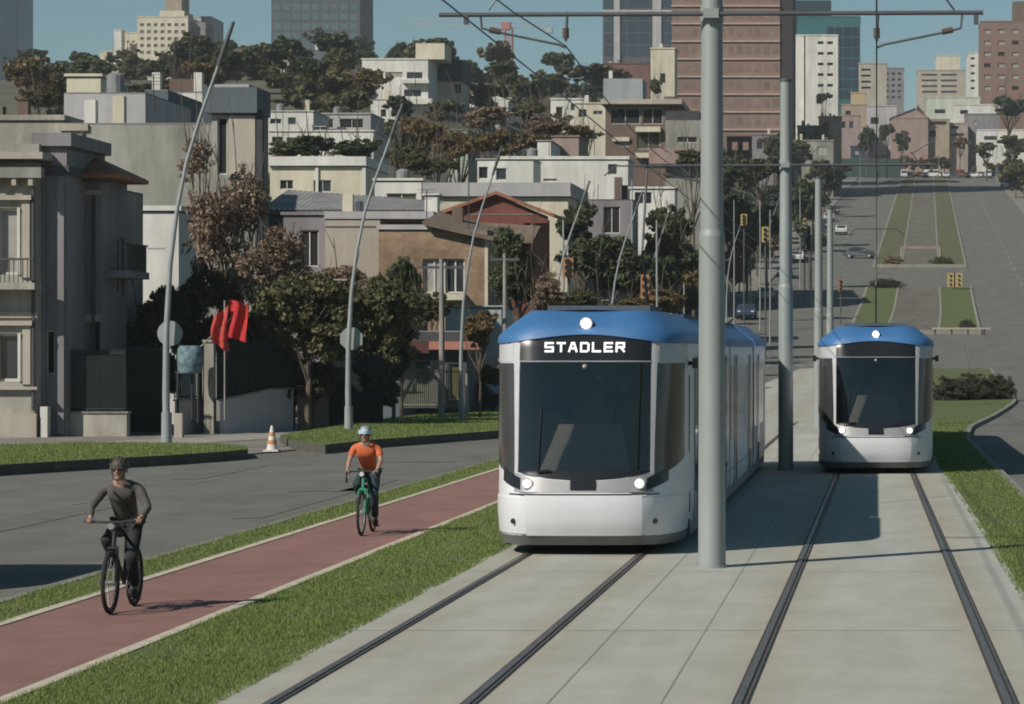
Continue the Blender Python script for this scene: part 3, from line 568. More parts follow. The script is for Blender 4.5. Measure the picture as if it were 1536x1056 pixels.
xa = lp(T_, 904, 0, 1100)[0]; xb = lp(T_, 1011, 0, 1100)[0]; _, _, zz = lp(T_, 0, 20, 1100); part_box(T_, 'floor_band', W_lilac, xa, xb, -.75, -.14, zz, zz + 1.2)
T_ = tower('striped_brown_tower', 'huge brown brick tower with thin pale floor bands behind the big pole', 1008, 1170, -150, 620, mat('brown tower brick', (.205, .145, .118), .9, var=.18, scale=.12), parapet=0, depth=28, base=30)
sdm = mat('tower side painted shade', (.035, .025, .028), .8); part_box(T_, 'painted_shade_side', sdm, T_['dims'][0] + .01, T_['dims'][0] + 2.6, .3, 24, 0, T_['dims'][2])  # the right side's shade is put into its near-black colour
for k in range(-2, 8):
    _, _, zz = lp(T_, 0, 10 + 26.5 * k - 1, 620); part_box(T_, 'floor_band', mat('band', (.42, .29, .25), .9), -.1, T_['dims'][0] + .005, -.35, -.006, zz - .16, zz + .16)
bq = MB(); wd_ = T_['dims'][0]; bq.box(0, wd_ / 12 - .7, 0, .03, 0, 1.7); wme = bq.mesh('window', mat('brown tower window', (.18, .124, .102), .6, var=.4, scale=.3))
for k in range(-1, 7):
    _, _, zz = lp(T_, 0, 10 + 26.5 * k + 8 + 10, 620)
    for i in range(12): link('window', wme, T_, (.35 + i * wd_ / 12, -.035, zz))
T_ = tower('teal_tower', 'teal clad tower with flat top behind the white apartment block', 1196, 1290, 26, 900, tg3, parapet=.4); panels(T_, 1240, 1289, 40, 150, 4, 7, 900, tg2, .15)
tower('rooftop_plant_tower', 'dark blue upper tower poking above the teal tower', 1180, 1246, 2, 950, tg2, parapet=.3)
T_ = tower('white_apartment_block', 'white apartment block with rows of paired windows before the teal tower', 1208, 1257, 54, 700, W_white, wins=wgrid(1224, 1252, 2, 56, 152, 6, .62, .26, dark_in), cat='apartments', depth=14, base=38)
tower('white_side_block', 'narrow white side block attached left of the paired window block', 1190, 1206, 54, 705, W_white, cat='apartments', depth=12)
tower('mid_cream_apartments', 'small cream apartments with curved balconies right of the teal tower', 1288, 1330, 96, 860, W_beige, wins=wgrid(1290, 1308, 1, 100, 136, 4, .8, .35, dark_in), cat='apartments', depth=14)
tower('grey_office_block', 'dark grey office block in the gap before the crossroads hill', 1322, 1356, 103, 900, W_mauve, wins=wgrid(1326, 1354, 3, 106, 150, 5, .5, .4, glass), cat='office block', depth=14)
tower('far_beige_apartments', 'beige stepped apartments with long balconies left of the brown right block', 1376, 1448, 106, 980, W_beige, wins=wgrid(1380, 1438, 2, 108, 142, 4, .8, .35, W_dark), cat='apartments')
tower('far_beige_penthouse', 'set back penthouse box on top of the beige stepped apartments', 1404, 1440, 84, 990, W_cream, cat='apartments')
tower('thin_white_block', 'thin white block with one column of windows beside the brown right block', 1452, 1472, 80, 950, W_white, wins=wgrid(1454, 1464, 1, 82, 138, 5, .6, .3, dark_in), cat='apartments')
pb_ = []
for i in range(3):
    for j in range(6): pb_.append((1476 + i * 21, 44 + j * 17, 1486 + i * 21, 50 + j * 17, glass_pale if (i * 7 + j * 3) % 4 != 1 else dark_in))
T_ = tower('brown_right_block', 'brown apartment block with pale windows at the upper right corner', 1471, 1560, 33, 850, mat('brown right', (.20, .13, .105), .9, var=.12, scale=.2), wins=pb_, cat='apartments'); part_box(T_, 'rooftop_box', W_brown, T_['dims'][0] * .55, T_['dims'][0], 1, 9, T_['dims'][2] + .4, T_['dims'][2] + 6)
# stepped cream building upper left
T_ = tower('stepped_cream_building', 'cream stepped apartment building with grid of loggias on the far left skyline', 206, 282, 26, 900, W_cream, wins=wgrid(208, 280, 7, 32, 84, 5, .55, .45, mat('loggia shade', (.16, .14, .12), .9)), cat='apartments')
z9 = T_['dims'][2]; part_box(T_, 'upper_step', W_cream, 6.2, 13.6, 2, 14, z9 + .4, z9 + 2.2); part_box(T_, 'upper_step', W_tan, 7.6, 12.6, 3, 13, z9 + 2.22, z9 + 12); part_box(T_, 'side_wing', W_mauve, 15.3, 19.8, 3, 14, 0, z9 - 1.2)
tower('cream_left_wing', 'lower cream wing with narrow white shaft left of the stepped building', 176, 206, 50, 905, W_cream, wins=wgrid(188, 204, 2, 58, 88, 3, .5, .4, W_beige), cat='apartments'); tower('white_shaft', 'narrow bright white shaft on the lower cream wing', 171, 182, 46, 898, W_white, cat='apartments', depth=4)
tower('low_cream_step', 'lowest cream step building at the left foot of the stepped apartments', 150, 186, 78, 900, W_cream, wins=[(158, 84, 168, 92, W_beige)], cat='apartments')
tower('grey_right_step', 'grey wing with pale windows at right foot of the stepped apartments', 282, 316, 26, 920, W_lilac, wins=wgrid(288, 306, 2, 34, 66, 3, .4, .4, W_dark), cat='apartments')
# right side hilltop
def rh(label, px0, px1, yt, D, m, wins=(), **k): return house('hilltop_house', label, 'house', px0, px1, yt, D, 10, m, wins=wins, base=44, fr=0, **k)
rh('pale green white hall with flat roof under the beige apartments', 1390, 1470, 147, 830, wallm('mint', (.50, .54, .46)), [(1402, 164, 1418, 170, dark_in)]); rh('white low shop row right of the pale hall', 1432, 1500, 158, 826, W_white, [(1440, 165, 1452, 171, dark_in)])
r = rh('salmon gabled house at the top of the avenue', 1336, 1392, 178, 800, W_pink, [(1352, 196, 1360, 203, dark_in)]); gable(r, 1334, 1394, 178, 163, 1372, 800, 9, mat('salmon roof', (.22, .13, .11), .9), .3, W_pink)
rh('peach house with an arched balcony right of the salmon gable', 1388, 1424, 180, 802, W_tan, [(1396, 182, 1420, 187, dark_in), (1394, 196, 1404, 205, dark_in)], parapet=.3); rh('pink striped house beside the peach house', 1420, 1452, 186, 804, wallm('peach', (.34, .29, .255)), [(1426, 189, 1438, 193, dark_in), (1426, 200, 1446, 204, dark_in)])
rh('ochre block with a small upper room on the avenue skyline', 1262, 1300, 158, 810, W_tan, [(1268, 166, 1276, 174, dark_in)]); rh('small yellow rooftop room above the ochre block', 1276, 1298, 140, 820, mat('ochre', (.40, .31, .19), .9)); rh('mauve house with white sills below the ochre block', 1256, 1290, 174, 795, wallm('dusty', (.33, .25, .24)), [(1262, 182, 1268, 192, dark_in), (1274, 182, 1280, 192)])
rh('grey shop row with long low roof at the crest', 1300, 1345, 160, 806, W_lilac, [(1306, 176, 1318, 186, dark_in)]); rh('white parade of shops at the right end of the crest', 1466, 1540, 196, 790, W_white, [(1476, 204, 1496, 210, glass), (1506, 204, 1526, 210, dark_in)]); rh('grey slate roofed hall right of the pink striped house', 1448, 1500, 172, 812, W_mauve, [(1460, 182, 1466, 188, glass_pale)])
house('crest_shed', 'long dark green shed across the far end of the left carriageway', 'shed', 1256, 1352, 238, 772, 6, mat('dark green shed', (.03, .06, .055), .8), parapet=0, base=44); house('navy_house', 'navy blue house standing on the dark green shed line', 'house', 1276, 1304, 220, 778, 6, mat('navy', (.03, .04, .06), .8), wins=[(1282, 226, 1288, 232, glass_pale)], parapet=.2, base=44)
# houses behind the mid trees right of the pole
rh2 = [('low brown house glimpsed between the two nearer steel poles', 1090, 1130, 205, 620, W_brown), ('pale house front right beside the second steel pole', 1092, 1120, 185, 640, W_beige), ('dark slate house behind the second steel pole', 1128, 1165, 203, 615, W_mauve), ('dim olive house between third pole and the left carriageway', 1190, 1250, 212, 620, W_grey), ('tan house with white sill at the foot of the white apartments', 1228, 1262, 176, 640, W_tan), ('grey two storey house right of the second steel pole', 1196, 1226, 190, 650, W_old)]
for lab, a, c, yt, D_, m_ in rh2: house('valley_house', lab, 'house', a, c, yt, D_, 8, m_, wins=[(a + (c - a) * .2, yt + 8, a + (c - a) * .42, yt + 20, dark_in), (a + (c - a) * .6, yt + 8, a + (c - a) * .82, yt + 20, glass_pale)], parapet=.3)

# rooftop clutter: tanks, chimneys and aerials as parts of the hillside houses
rr_ = random.Random(5)
tankm = mat('water tank', (.20, .21, .21), .6, var=.2)
for o in [o for o in C.objects if o.get('category') in ('house', 'building', 'apartments') and o.parent is None and 'dims' in o.keys()]:
    W_, dp, h_ = o['dims']
    if not (120 < o.location.y < 700) or W_ < 2.5: continue
    has_slab = any(c.name.split('.')[0] in ('flat_roof', 'slate_roof', 'top_storey', 'roof_slab', 'fascia', 'tiled_roof', 'gable_slope', 'corrugated_roof') for c in o.children)
    zt = h_ + .06
    if has_slab: continue
    for k in range(rr_.randint(1, 3)):
        x = rr_.uniform(.4, W_ - .9); y = rr_.uniform(.8, dp - .8); t = rr_.random()
        if t < .2: q = MB(); q.tube([(x, y, zt), (x, y, zt + 1.0), (x, y, zt + 1.15)], [.45, .45, .2], 12); q.build('water_tank', tankm, o)
        elif t < .7: part_box(o, 'chimney', rr_.choice([W_white, W_brown, W_cream]), x, x + .5, y, y + .5, zt, zt + rr_.uniform(.8, 1.6))
        else:
            q = MB(); hh2 = rr_.uniform(2, 3.5); q.tube([(x, y, zt), (x, y, zt + hh2)], .03, 5)
            for j in range(4): q.tube([(x - .4 + .05 * j, y, zt + hh2 - .15 * j), (x + .4 - .05 * j, y, zt + hh2 - .15 * j)], .015, 4)
            q.build('aerial', framed, o)
# ------------------------------------------------------------------ trees
bark = mat('bark', (.10, .08, .06), .95, var=.3, scale=3, bump=.5)
LM = {
 'dark': leafmat('leaves dark', [(.034, .046, .022), (.056, .075, .034), (.082, .10, .046), (.12, .13, .065)]),
 'olive': leafmat('leaves olive', [(.055, .06, .026), (.09, .092, .04), (.125, .12, .055), (.16, .145, .075)]),
 'brown': leafmat('leaves brown', [(.10, .075, .045), (.19, .135, .095), (.28, .20, .145), (.38, .29, .22)]),
 'autumn': leafmat('leaves autumn', [(.07, .06, .025), (.15, .10, .045), (.22, .14, .06), (.14, .13, .05), (.28, .20, .11)]),
 'grey': leafmat('leaves grey green', [(.045, .06, .045), (.07, .09, .065), (.10, .12, .09)]),
}
def crown_mesh(n_clumps, per, leaf, seed, squash=1.0, low=.0, hollow=.35, name='crown', lobe=1.0):
    g = np.random.default_rng(seed); d = g.normal(size=(n_clumps, 3)); d /= np.linalg.norm(d, axis=1)[:, None]
    L_ = g.normal(size=(7, 3)); L_ /= np.linalg.norm(L_, axis=1)[:, None]; L_ *= g.uniform(.30, .66, 7)[:, None]; L_[:, 2] *= .9; L_ *= lobe; r = (hollow + (1 - hollow) * g.uniform(0, 1, n_clumps) ** .45) * g.uniform(.72, 1.0, n_clumps); c = L_[g.integers(0, 7, n_clumps)] + d * r[:, None] * np.array([.46, .46, .38 * squash]) * (2 - lobe) 
    c[:, 2] = np.where(c[:, 2] < low - .6, low - .6 + (c[:, 2] + .6) * .2, c[:, 2])
    cr = g.uniform(.07, .17, n_clumps) if n_clumps > 30 else g.uniform(.14, .32, n_clumps)
    dd = g.normal(size=(n_clumps, per, 3)); dd /= np.linalg.norm(dd, axis=2)[..., None]; rr = g.uniform(.25, 1.1, (n_clumps, per)) ** .7
    p = (c[:, None, :] + dd * (rr * cr[:, None])[..., None] * np.array([1, 1, .75])).reshape(-1, 3); n = len(p)
    nv = dd.reshape(-1, 3) * .6 + g.normal(size=(n, 3)) * .7 + np.array([0, 0, .35]); nv /= np.linalg.norm(nv, axis=1)[:, None]
    t = np.cross(nv, g.normal(size=(n, 3))); t /= np.linalg.norm(t, axis=1)[:, None]; b = np.cross(nv, t)
    s = leaf * g.uniform(.55, 1.5, n)[:, None]
    V = np.empty((n, 4, 3), np.float32); V[:, 0] = p - t * s; V[:, 1] = p - b * s * .55; V[:, 2] = p + t * s; V[:, 3] = p + b * s * .55
    me = bpy.data.meshes.new(name); me.vertices.add(4 * n); me.vertices.foreach_set('co', V.ravel()); me.loops.add(4 * n); me.loops.foreach_set('vertex_index', np.arange(4 * n, dtype=np.int32))
    me.polygons.add(n); me.polygons.foreach_set('loop_start', np.arange(0, 4 * n, 4, dtype=np.int32)); me.update(); return me
CR = {}
def crown(kind, var, seed):
    k = (kind, var, seed)
    if k not in CR:
        prm = {'near': (230, 95, .036), 'bush': (260, 90, .026), 'open': (190, 34, .034), 'mid': (120, 80, .058), 'far': (70, 60, .095), 'sparse': (120, 34, .036)}[var]
        me = crown_mesh(*prm, seed=sum(map(ord, var)) * 7 + seed * 31, hollow=.1 if var != 'sparse' else .2, lobe=.25 if var == 'bush' else 1.0); me.materials.append(LM[kind]); CR[k] = me
    return CR[k]
TR = {}
def trunk_mesh(seed, name='trunk'):
    """unit tree skeleton: base at z=0, crown centre at z=1 with radius .5: trunk, limbs and twigs"""
    if seed in TR: return TR[seed]
    g = random.Random(seed * 13 + 5); b = MB(); top = (g.uniform(-.04, .04), g.uniform(-.04, .04), .72)
    b.tube([(0, 0, -.1), (.01, 0, .2), (g.uniform(-.03, .03), .01, .45), top], [.042, .034, .028, .022], 7)
    for i in range(9):
        a = 2 * PI * i / 9 + g.uniform(-.3, .3); z0 = g.uniform(.42, .72); e = Vector((math.cos(a) * g.uniform(.2, .42), math.sin(a) * g.uniform(.2, .42), g.uniform(.85, 1.38))); st = Vector((0, 0, z0)); mid = st.lerp(e, .5) + Vector((g.uniform(-.05, .05), g.uniform(-.05, .05), -.03))
        b.tube([st, mid, e], [.016, .011, .004], 5)
        for j in range(4):
            s2 = mid.lerp(e, g.uniform(0, .8)); e2 = s2 + Vector((g.uniform(-.18, .18), g.uniform(-.18, .18), g.uniform(.02, .22))); b.tube([s2, s2.lerp(e2, .5) + Vector((0, 0, .015)), e2], [.006, .004, .0015], 4)
    TR[seed] = b.mesh(name, bark); return TR[seed]
def tree(label, px, py, rx, ry, D, kind='dark', var=None, name='tree', seed=None, rot=None, ground=None, group=None):
    """crown centred on photo pixel (px, py) with pixel radii rx, ry at distance D"""
    var = var or ('near' if D < 160 else 'mid' if D < 330 else 'far'); seed = seed if seed is not None else random.randint(0, 3)
    X, Z = PX(px, D), PZ(py, D); zb = (gz(X, D) if ground is None else ground) - .2; zb = min(zb, Z - ry * D / F * .8)
    r = thing(name, label, 'tree', (X, D, zb), group); rr = rx * D / F * 1.16; rz = ry * D / F * 1.14; a = rot if rot is not None else random.uniform(0, 6.28)
    c = link('crown', crown(kind, var, seed), r, (0, 0, Z - zb)); c.scale = (rr, rr * .9, rz); c.rotation_euler[2] = a
    t = link('trunk', trunk_mesh(seed % 3), r, (0, 0, 0)); hz = (Z - zb); t.scale = (min(rr * 1.7, hz * .9), min(rr * 1.7, hz * .9), hz); t.rotation_euler[2] = a + 1; return r
# near left: the big brown leaved tree and its darker neighbours
tree('upper right bough of brown leaves in front of the beige wall panel', 372, 300, 46, 58, 114, 'brown', 'open', seed=3)
tree('tall tree with pale brown dry leaves beside the first leaning lamp post', 342, 330, 72, 105, 112, 'brown', 'open', seed=0)
tree('lower spreading brown leaved tree above the dark gate', 398, 402, 80, 66, 109, 'brown', 'open', seed=1)
tree('small brown topped sapling at the upper edge of the blank wall', 300, 240, 38, 44, 113, 'brown', 'sparse', seed=2)
tree('big dark green tree behind the second leaning lamp post', 462, 480, 98, 94, 107, 'olive', seed=2)
tree('dense dark evergreen in front of the shaded house wing', 226, 480, 58, 84, 109, 'dark', seed=3)
tree('dark round evergreen between the house wing and the red cloth', 300, 480, 58, 84, 112, 'dark', seed=0)
tree('dark olive tree reaching over the fence left of the low shop', 556, 485, 72, 92, 112, 'olive', seed=1)
for k_, (px_, py_, rx_, ry_, D2_, kd_) in enumerate([(180, 520, 34, 40, 107, 'dark'), (250, 560, 44, 50, 110, 'dark'), (395, 470, 54, 60, 111, 'dark'), (440, 560, 54, 60, 110, 'dark'), (590, 520, 44, 62, 114, 'dark'), (520, 520, 60, 62, 113, 'olive'), (350, 440, 44, 60, 115, 'olive'), (602, 470, 40, 50, 120, 'olive')]): tree(['dark shrub at the foot of the shaded house wing', 'black green shrub behind the first lamp post', 'dark crown right of the red cloth', 'dark crown over the grey wall panel', 'dark crown over the slate blue gate', 'olive crown just behind the second lamp post sign', 'olive crown above the red cloth', 'olive crown at the lower left corner of the brick house'][k_], px_, py_, rx_, ry_, D2_, kd_)
tree('lower dark shrubbery against the fence left of the second lamp post', 470, 575, 60, 44, 108.5, 'dark', seed=2)
tree('dark shrub against the shaded gate right of the second lamp post', 565, 570, 48, 50, 111, 'dark', seed=0)
tree('black green hedge like tree behind the metal gate', 385, 520, 62, 62, 116, 'dark', seed=1)
tree('low dark shrubby tree in front of the beige box house', 512, 432, 62, 52, 120, 'brown', seed=3)
tree('narrow dark tree at the shaded side of the brick house', 608, 440, 34, 74, 132, 'dark', seed=2)
tree('dark green tree filling the gap right of the brick house', 778, 402, 54, 62, 136, 'dark', seed=0)
tree('pale green bushy plant under the brick house window', 640, 455, 38, 34, 130, 'olive', 'mid', seed=1)
tree('straw coloured palm like tree beside the nearer tram roof', 720, 500, 32, 40, 120, 'autumn', 'mid', seed=2)
tree('dark tree over the street behind the nearer tram corner', 725, 560, 34, 36, 133, 'dark', 'mid', seed=3)
tree('grey leafless bush like tree left of the traffic lights', 812, 442, 38, 34, 128, 'brown', 'near', seed=0)
vt = [(900, 400, 72, 66, 178, 'dark', 'black green tree under the grey gabled garage'), (860, 455, 44, 28, 150, 'olive', 'low olive tree over the tram roof left of the pedestrian signal'), (965, 405, 58, 56, 186, 'dark', 'dark tree between the fourth and fifth leaning lamp posts'), (990, 445, 44, 32, 165, 'autumn', 'golden brown tree at the left edge of the carriageway'), (930, 462, 44, 24, 140, 'autumn', 'rusty low tree showing just above the tram roof centre'), (1012, 372, 48, 56, 205, 'dark', 'dark tree left of the big steel pole at street level'), (1000, 330, 40, 44, 212, 'dark', 'dark tree beside the white porch house'), (868, 345, 34, 50, 180, 'dark', 'dark conifer like tree at the corner of the cream house'), (1100, 335, 30, 50, 300, 'dark', 'dark tree close behind the big steel pole'), (1120, 365, 30, 36, 300, 'olive', 'olive tree over the left pavement between the two nearer poles'), (1058, 410, 34, 36, 240, 'autumn', 'low autumn tree at the kerb left of the second steel pole'), (1150, 330, 34, 44, 320, 'dark', 'tall dark tree immediately left of the second steel pole'), (1205, 300, 34, 40, 420, 'dark', 'dark tree immediately right of the second steel pole'), (1215, 350, 26, 34, 330, 'grey', 'grey green tree between second and third steel poles'), (1140, 262, 44, 36, 400, 'olive', 'olive tree crown high between the poles'), (1090, 258, 34, 32, 380, 'dark', 'dark crown behind the cross arm of the second pole'), (1236, 262, 26, 30, 520, 'dark', 'dark crown at the upper end of the left pavement'), (1200, 225, 34, 26, 600, 'olive', 'olive crown in front of the white apartments'), (1235, 205, 22, 26, 640, 'olive', 'small round crown at the foot of the white apartments'), (1160, 215, 34, 26, 560, 'olive', 'mid green crown below the brown striped tower')]
for px, py, rx, ry, D_, kd, lab in vt: tree(lab, px, py, rx, ry, D_, kd)
ht = [(90, 103, 26, 17, 560, 'dark', 'dark round crown near the far left glass tower'), (150, 98, 24, 13, 580, 'dark', 'dark flat crown left of the stepped building'), (40, 108, 34, 18, 540, 'dark', 'dark crown mass at the foot of the left glass tower'), (205, 110, 44, 24, 520, 'olive', 'olive crown under the stepped cream building'), (262, 100, 44, 24, 510, 'dark', 'dark crown right below the stepped cream building'), (325, 106, 48, 28, 500, 'dark', 'wide dark crown behind the first lamp post tip'), (375, 110, 40, 24, 490, 'dark', 'dark crown behind the slate top building'), (420, 128, 42, 30, 450, 'olive', 'olive autumn crown above the white terrace house'), (480, 124, 50, 32, 440, 'autumn', 'wide russet crown on the hillside below the rose coloured house'), (528, 130, 34, 32, 430, 'olive', 'olive crown touching the white modern building'), (466, 150, 52, 20, 400, 'dark', 'low dark crown band above the low rooftop rooms'), (497, 62, 40, 32, 700, 'grey', 'large grey green tree in front of the glass tower'), (536, 74, 26, 26, 690, 'grey', 'smaller grey green tree at the glass tower corner'), (610, 72, 26, 20, 600, 'dark', 'dark bare looking crown left of the rooftop box'), (668, 78, 26, 28, 600, 'dark', 'dark crown right of the rooftop box'), (705, 108, 28, 24, 600, 'dark', 'dark green crown right of the slate roof house'), (735, 116, 22, 16, 620, 'dark', 'small dark crown left of the crane mast'), (792, 142, 30, 24, 480, 'dark', 'dark bushy crown right of the crane mast'), (885, 114, 44, 20, 560, 'olive', 'dark olive crown left of the red roofed house'), (925, 118, 24, 16, 540, 'olive', 'olive crown before the red roofed house'), (838, 128, 24, 14, 640, 'grey', 'faint grey crown on the skyline right of the crane'), (470, 222, 52, 24, 262, 'dark', 'dark green crown above the flat cream house'), (535, 228, 46, 24, 258, 'dark', 'dark crown between cream house and second lamp post'), (425, 228, 26, 20, 266, 'olive', 'small olive crown above the left end of the cream house'), (610, 238, 36, 28, 250, 'olive', 'olive crown just right of the second lamp post tip'), (640, 190, 44, 34, 300, 'autumn', 'large orange brown crown below the modern building'), (690, 210, 46, 40, 280, 'autumn', 'broad autumn crown with olive leaves left of the third lamp post'), (655, 245, 44, 24, 255, 'olive', 'low olive crown above the green window house'), (735, 178, 44, 26, 330, 'brown', 'reddish brown crown below the small gable house'), (770, 205, 48, 36, 300, 'autumn', 'autumn crown directly above the long white house'), (822, 195, 44, 30, 310, 'brown', 'dull brown crown left of the brick apartments'), (870, 205, 34, 24, 290, 'autumn', 'russet crown beside the salmon house'), (800, 170, 34, 18, 380, 'olive', 'olive crown under the bushy hilltop tree'), (600, 158, 24, 20, 350, 'grey', 'thin pale crown in front of the stair tower'), (1040, 240, 34, 22, 270, 'olive', 'green hedge crown on the terrace beside the big pole'), (985, 128, 14, 18, 500, 'olive', 'small green crown before the narrow cream tower house'), (65, 150, 44, 18, 300, 'olive', 'weedy olive crown over the old terrace building'), (170, 150, 40, 20, 260, 'olive', 'olive crown between the cream rooftop room and white stepped building'), (270, 128, 36, 16, 300, 'autumn', 'brownish crown just above the white stepped building')]
for px, py, rx, ry, D_, kd, lab in ht: tree(lab, px, py, rx, ry, D_, kd)
rt = [(1512, 158, 34, 22, 780, 'dark', 'dark crown under the brown right block'), (1300, 208, 16, 22, 760, 'dark', 'small dark crown on the crest left of the median'), (1330, 200, 14, 20, 765, 'olive', 'olive crown at the crest before the salmon gable'), (1354, 212, 14, 18, 766, 'dark', 'narrow dark crown at the crest by the median end'), (1480, 226, 24, 14, 740, 'olive', 'low grey olive crown at the crest right of the avenue'), (1516, 222, 30, 20, 700, 'olive', 'olive crown at the right edge above the right carriageway'), (1440, 214, 14, 12, 772, 'brown', 'small dry crown below the pink striped house'), (1236, 148, 14, 12, 690, 'dark', 'tiny dark crown before the paired window block')]
for px, py, rx, ry, D_, kd, lab in rt: tree(lab, px, py, rx, ry, D_, kd)
def backfill(n, pxr, dr, kinds, lab, grp):
    for i in range(n):
        D_ = random.uniform(*dr); px = random.uniform(*pxr); X = PX(px, D_)
        if X < 10 and X > KL(D_) - 4.5: X = KL(D_) - random.uniform(4.5, 9); px = 1315 + X * F / D_
        hh_ = random.uniform(5, 8.5); py = 526 - (gz(X, D_) + hh_ * .6 - H) * F / D_; rx = hh_ * .55 * F / D_
        tree(lab, px, py, rx, rx * random.uniform(.7, .95), D_, random.choice(kinds), group=grp)
backfill(60, (30, 900), (230, 420), ['dark', 'olive', 'dark', 'autumn'], 'leafy tree among the hillside houses left of the avenue', 'hillside trees among the houses')
backfill(45, (20, 1010), (420, 700), ['dark', 'olive', 'dark'], 'distant dark leafy tree on the upper hillside', 'distant hillside trees')
backfill(7, (1500, 1560), (600, 760), ['olive', 'dark'], 'tree along the right pavement of the avenue', 'trees along the right pavement')
backfill(45, (860, 1225), (240, 560), ['olive', 'dark', 'autumn', 'grey'], 'street tree left of the avenue in the valley', 'street trees along the left pavement')
k_ = 0
for D_ in range(255, 700, 16):
    X = KL(D_) - random.uniform(1.0, 2.6); hh_ = random.uniform(3.5, 6); s2 = F / D_; k_ += 1
    tree('narrow street tree', 1315 + X * s2, 526 - (prof(D_) + hh_ * .68 - H) * s2, hh_ * .30 * s2, hh_ * .36 * s2, D_, random.choice(['olive', 'dark', 'autumn', 'brown', 'dark']), group='street trees along the left pavement')
for i in range(26):
    D_ = random.uniform(745, 790); px = random.uniform(1225, 1520); X = PX(px, D_); a, c = KL(D_), RO(D_); hh_ = random.uniform(3, 6.5); s2 = F / D_
    if a - 1 < X < c + 1: D_ = random.uniform(786, 800); s2 = F / D_
    tree('crest tree', px, 526 - (prof(D_) + hh_ * .62 - H) * s2, hh_ * .42 * s2, hh_ * .36 * s2, D_, random.choice(['olive', 'dark', 'grey', 'autumn']), group='small trees along the crest')
# bush mounds on the median
def bush(label, px, py, rx, ry, D, kind='olive', seed=0, zofs=0):
    X = PX(px, D); z = prof(D); r = thing('bush', label, 'bush', (X, D, z)); c = link('foliage', crown(kind, 'bush', seed), r, (0, 0, ry * D / F * .45)); a = rx * D / F / .95; c.scale = (a, a * .55, ry * D / F / .9); return r
LM['bushgrey'] = leafmat('leaves bush', [(.04, .04, .028), (.065, .062, .04), (.09, .085, .06)])
for i, (px, rx) in enumerate(((1428, 32), (1462, 36), (1497, 28))): bush(('left', 'middle', 'right')[i] + ' mound of the grey brown clipped bushes beside the farther tram', px, 585, rx * 1.2, 32, 150 + i, 'bushgrey', i)
bush('dark trimmed hedge at the left side of the median before the crossing', 1330, 425, 34, 11, 331, 'bushgrey', 1); bush('olive hedge at the right side of the median after the crossing', 1412, 388, 24, 12, 373, 'olive', 2)
bush('dark bush on the right lawn of the median near the white barrier', 1450, 485, 15, 13, 263, 'dark', 3)
bush('brown hedge on the left side of the median after the crossing', 1340, 372, 20, 12, 376, 'brown', 0)
# ------------------------------------------------------------------ catenary poles
galv = mat('galvanised steel', (.30, .33, .325), .55, var=.08, scale=1.2, metal=.15, streak=(6, 6, .35), stain=.12)
galv_d = mat('grey fittings', (.10, .105, .11), .5, var=.15, metal=.4)
wirem = mat('wire', (.045, .045, .05), .5)
insul = mat('insulator', (.10, .07, .06), .35)
def pole_tree():
    r = thing('catenary_pole', 'nearest and thickest galvanised steel pole between the two tracks', 'catenary pole', (0, 0, 0), 'catenary poles between the tracks')
    q = MB(); q.tube([(0, 0, 0), (0, 0, 4.28)], [.178, .168], 28); q.tube([(0, 0, 4.28), (0, 0, 4.36)], [.168, .152], 28, cap=False); q.tube([(0, 0, 4.36), (0, 0, 9.1)], [.150, .128], 28); q.build('shaft', galv, r, smooth=True)
    q = MB(); q.tube([(0, 0, 0), (0, 0, .03)], [.205, .205], 24); q.build('base_plate', galv, r)
    q = MB(); q.tube([(0, 0, 9.1), (0, 0, 9.16), (0, 0, 9.2)], [.14, .14, .06], 20); q.build('pole_cap', galv_d, r)
    a = MB(); a.tube([(-3.5, -.2, 7.12), (3.5, -.2, 7.15)], .03, 10); arm = a.build('cross_arm', galv_d, r)
    q = MB(); q.tube([(-.001, -.0, 7.04), (0, 0, 7.26)], [.15, .15], 20); q.box(-.10, .10, -.24, -.1, 7.08, 7.20); q.build('arm_clamp', galv, r)
    for cx in (-1.87, 2.13):
        q = MB(); sgn = 1 if cx > 0 else -1
        q.tube([(cx + .02, -.2, 7.16), (cx, -.2, 6.78)], .018, 8); q.tube([(cx, -.2, 6.95), (cx, -.2, 6.82)], .042, 10, 1)
        q.tube([(cx + 1.1 * sgn, -.2, 7.12), (cx + 1.08 * sgn, -.2, 6.95), (cx + .9 * sgn, -.22, 6.9), (cx + .1 * sgn, -.2, 6.74), (cx, -.2, 6.70)], .016, 8); q.tube([(cx + .98 * sgn, -.2, 6.93), (cx + .84 * sgn, -.2, 6.9)], .04, 10, 1)
        q.tube([(cx + 1.0 * sgn, -.2, 7.18), (cx + .8 * sgn, -.2, 7.45)], .014, 6); q.tube([(cx + .8 * sgn, -.2, 7.4), (cx + 1.4 * sgn, -.2, 7.75)], .012, 6)
        q.box(cx + 1.28 * sgn - .03, cx + 1.28 * sgn + .03, -.24, -.16, 7.0, 7.12)
        q.build('registration_arm', [galv_d, insul], r)
    return r
P0 = pole_tree(); poles = [(1068, 38.8 + .0), (1178, 70.3), (1228, 110), (1245, 137)]
plab = ['', 'second steel catenary pole with its lower half in the tram shadow', 'third slender steel pole just left of the farther tram', 'fourth steel pole close beside the third one', 'fifth steel pole standing behind the farther tram', 'sixth steel pole farthest along the tracks']
for i, (px, D_) in enumerate(poles):
    o = P0 if i == 0 else copy_tree(P0); X = -2.13 if i < 4 else Xc(D_) - .1
    o.location = (X, D_, prof(D_));
    if i: o['label'] = plab[i]
    if i > 1:
        for ch in list(o.children):
            if ch.name.split('.')[0] in ('cross_arm', 'registration_arm', 'arm_clamp'): bpy.data.objects.remove(ch)
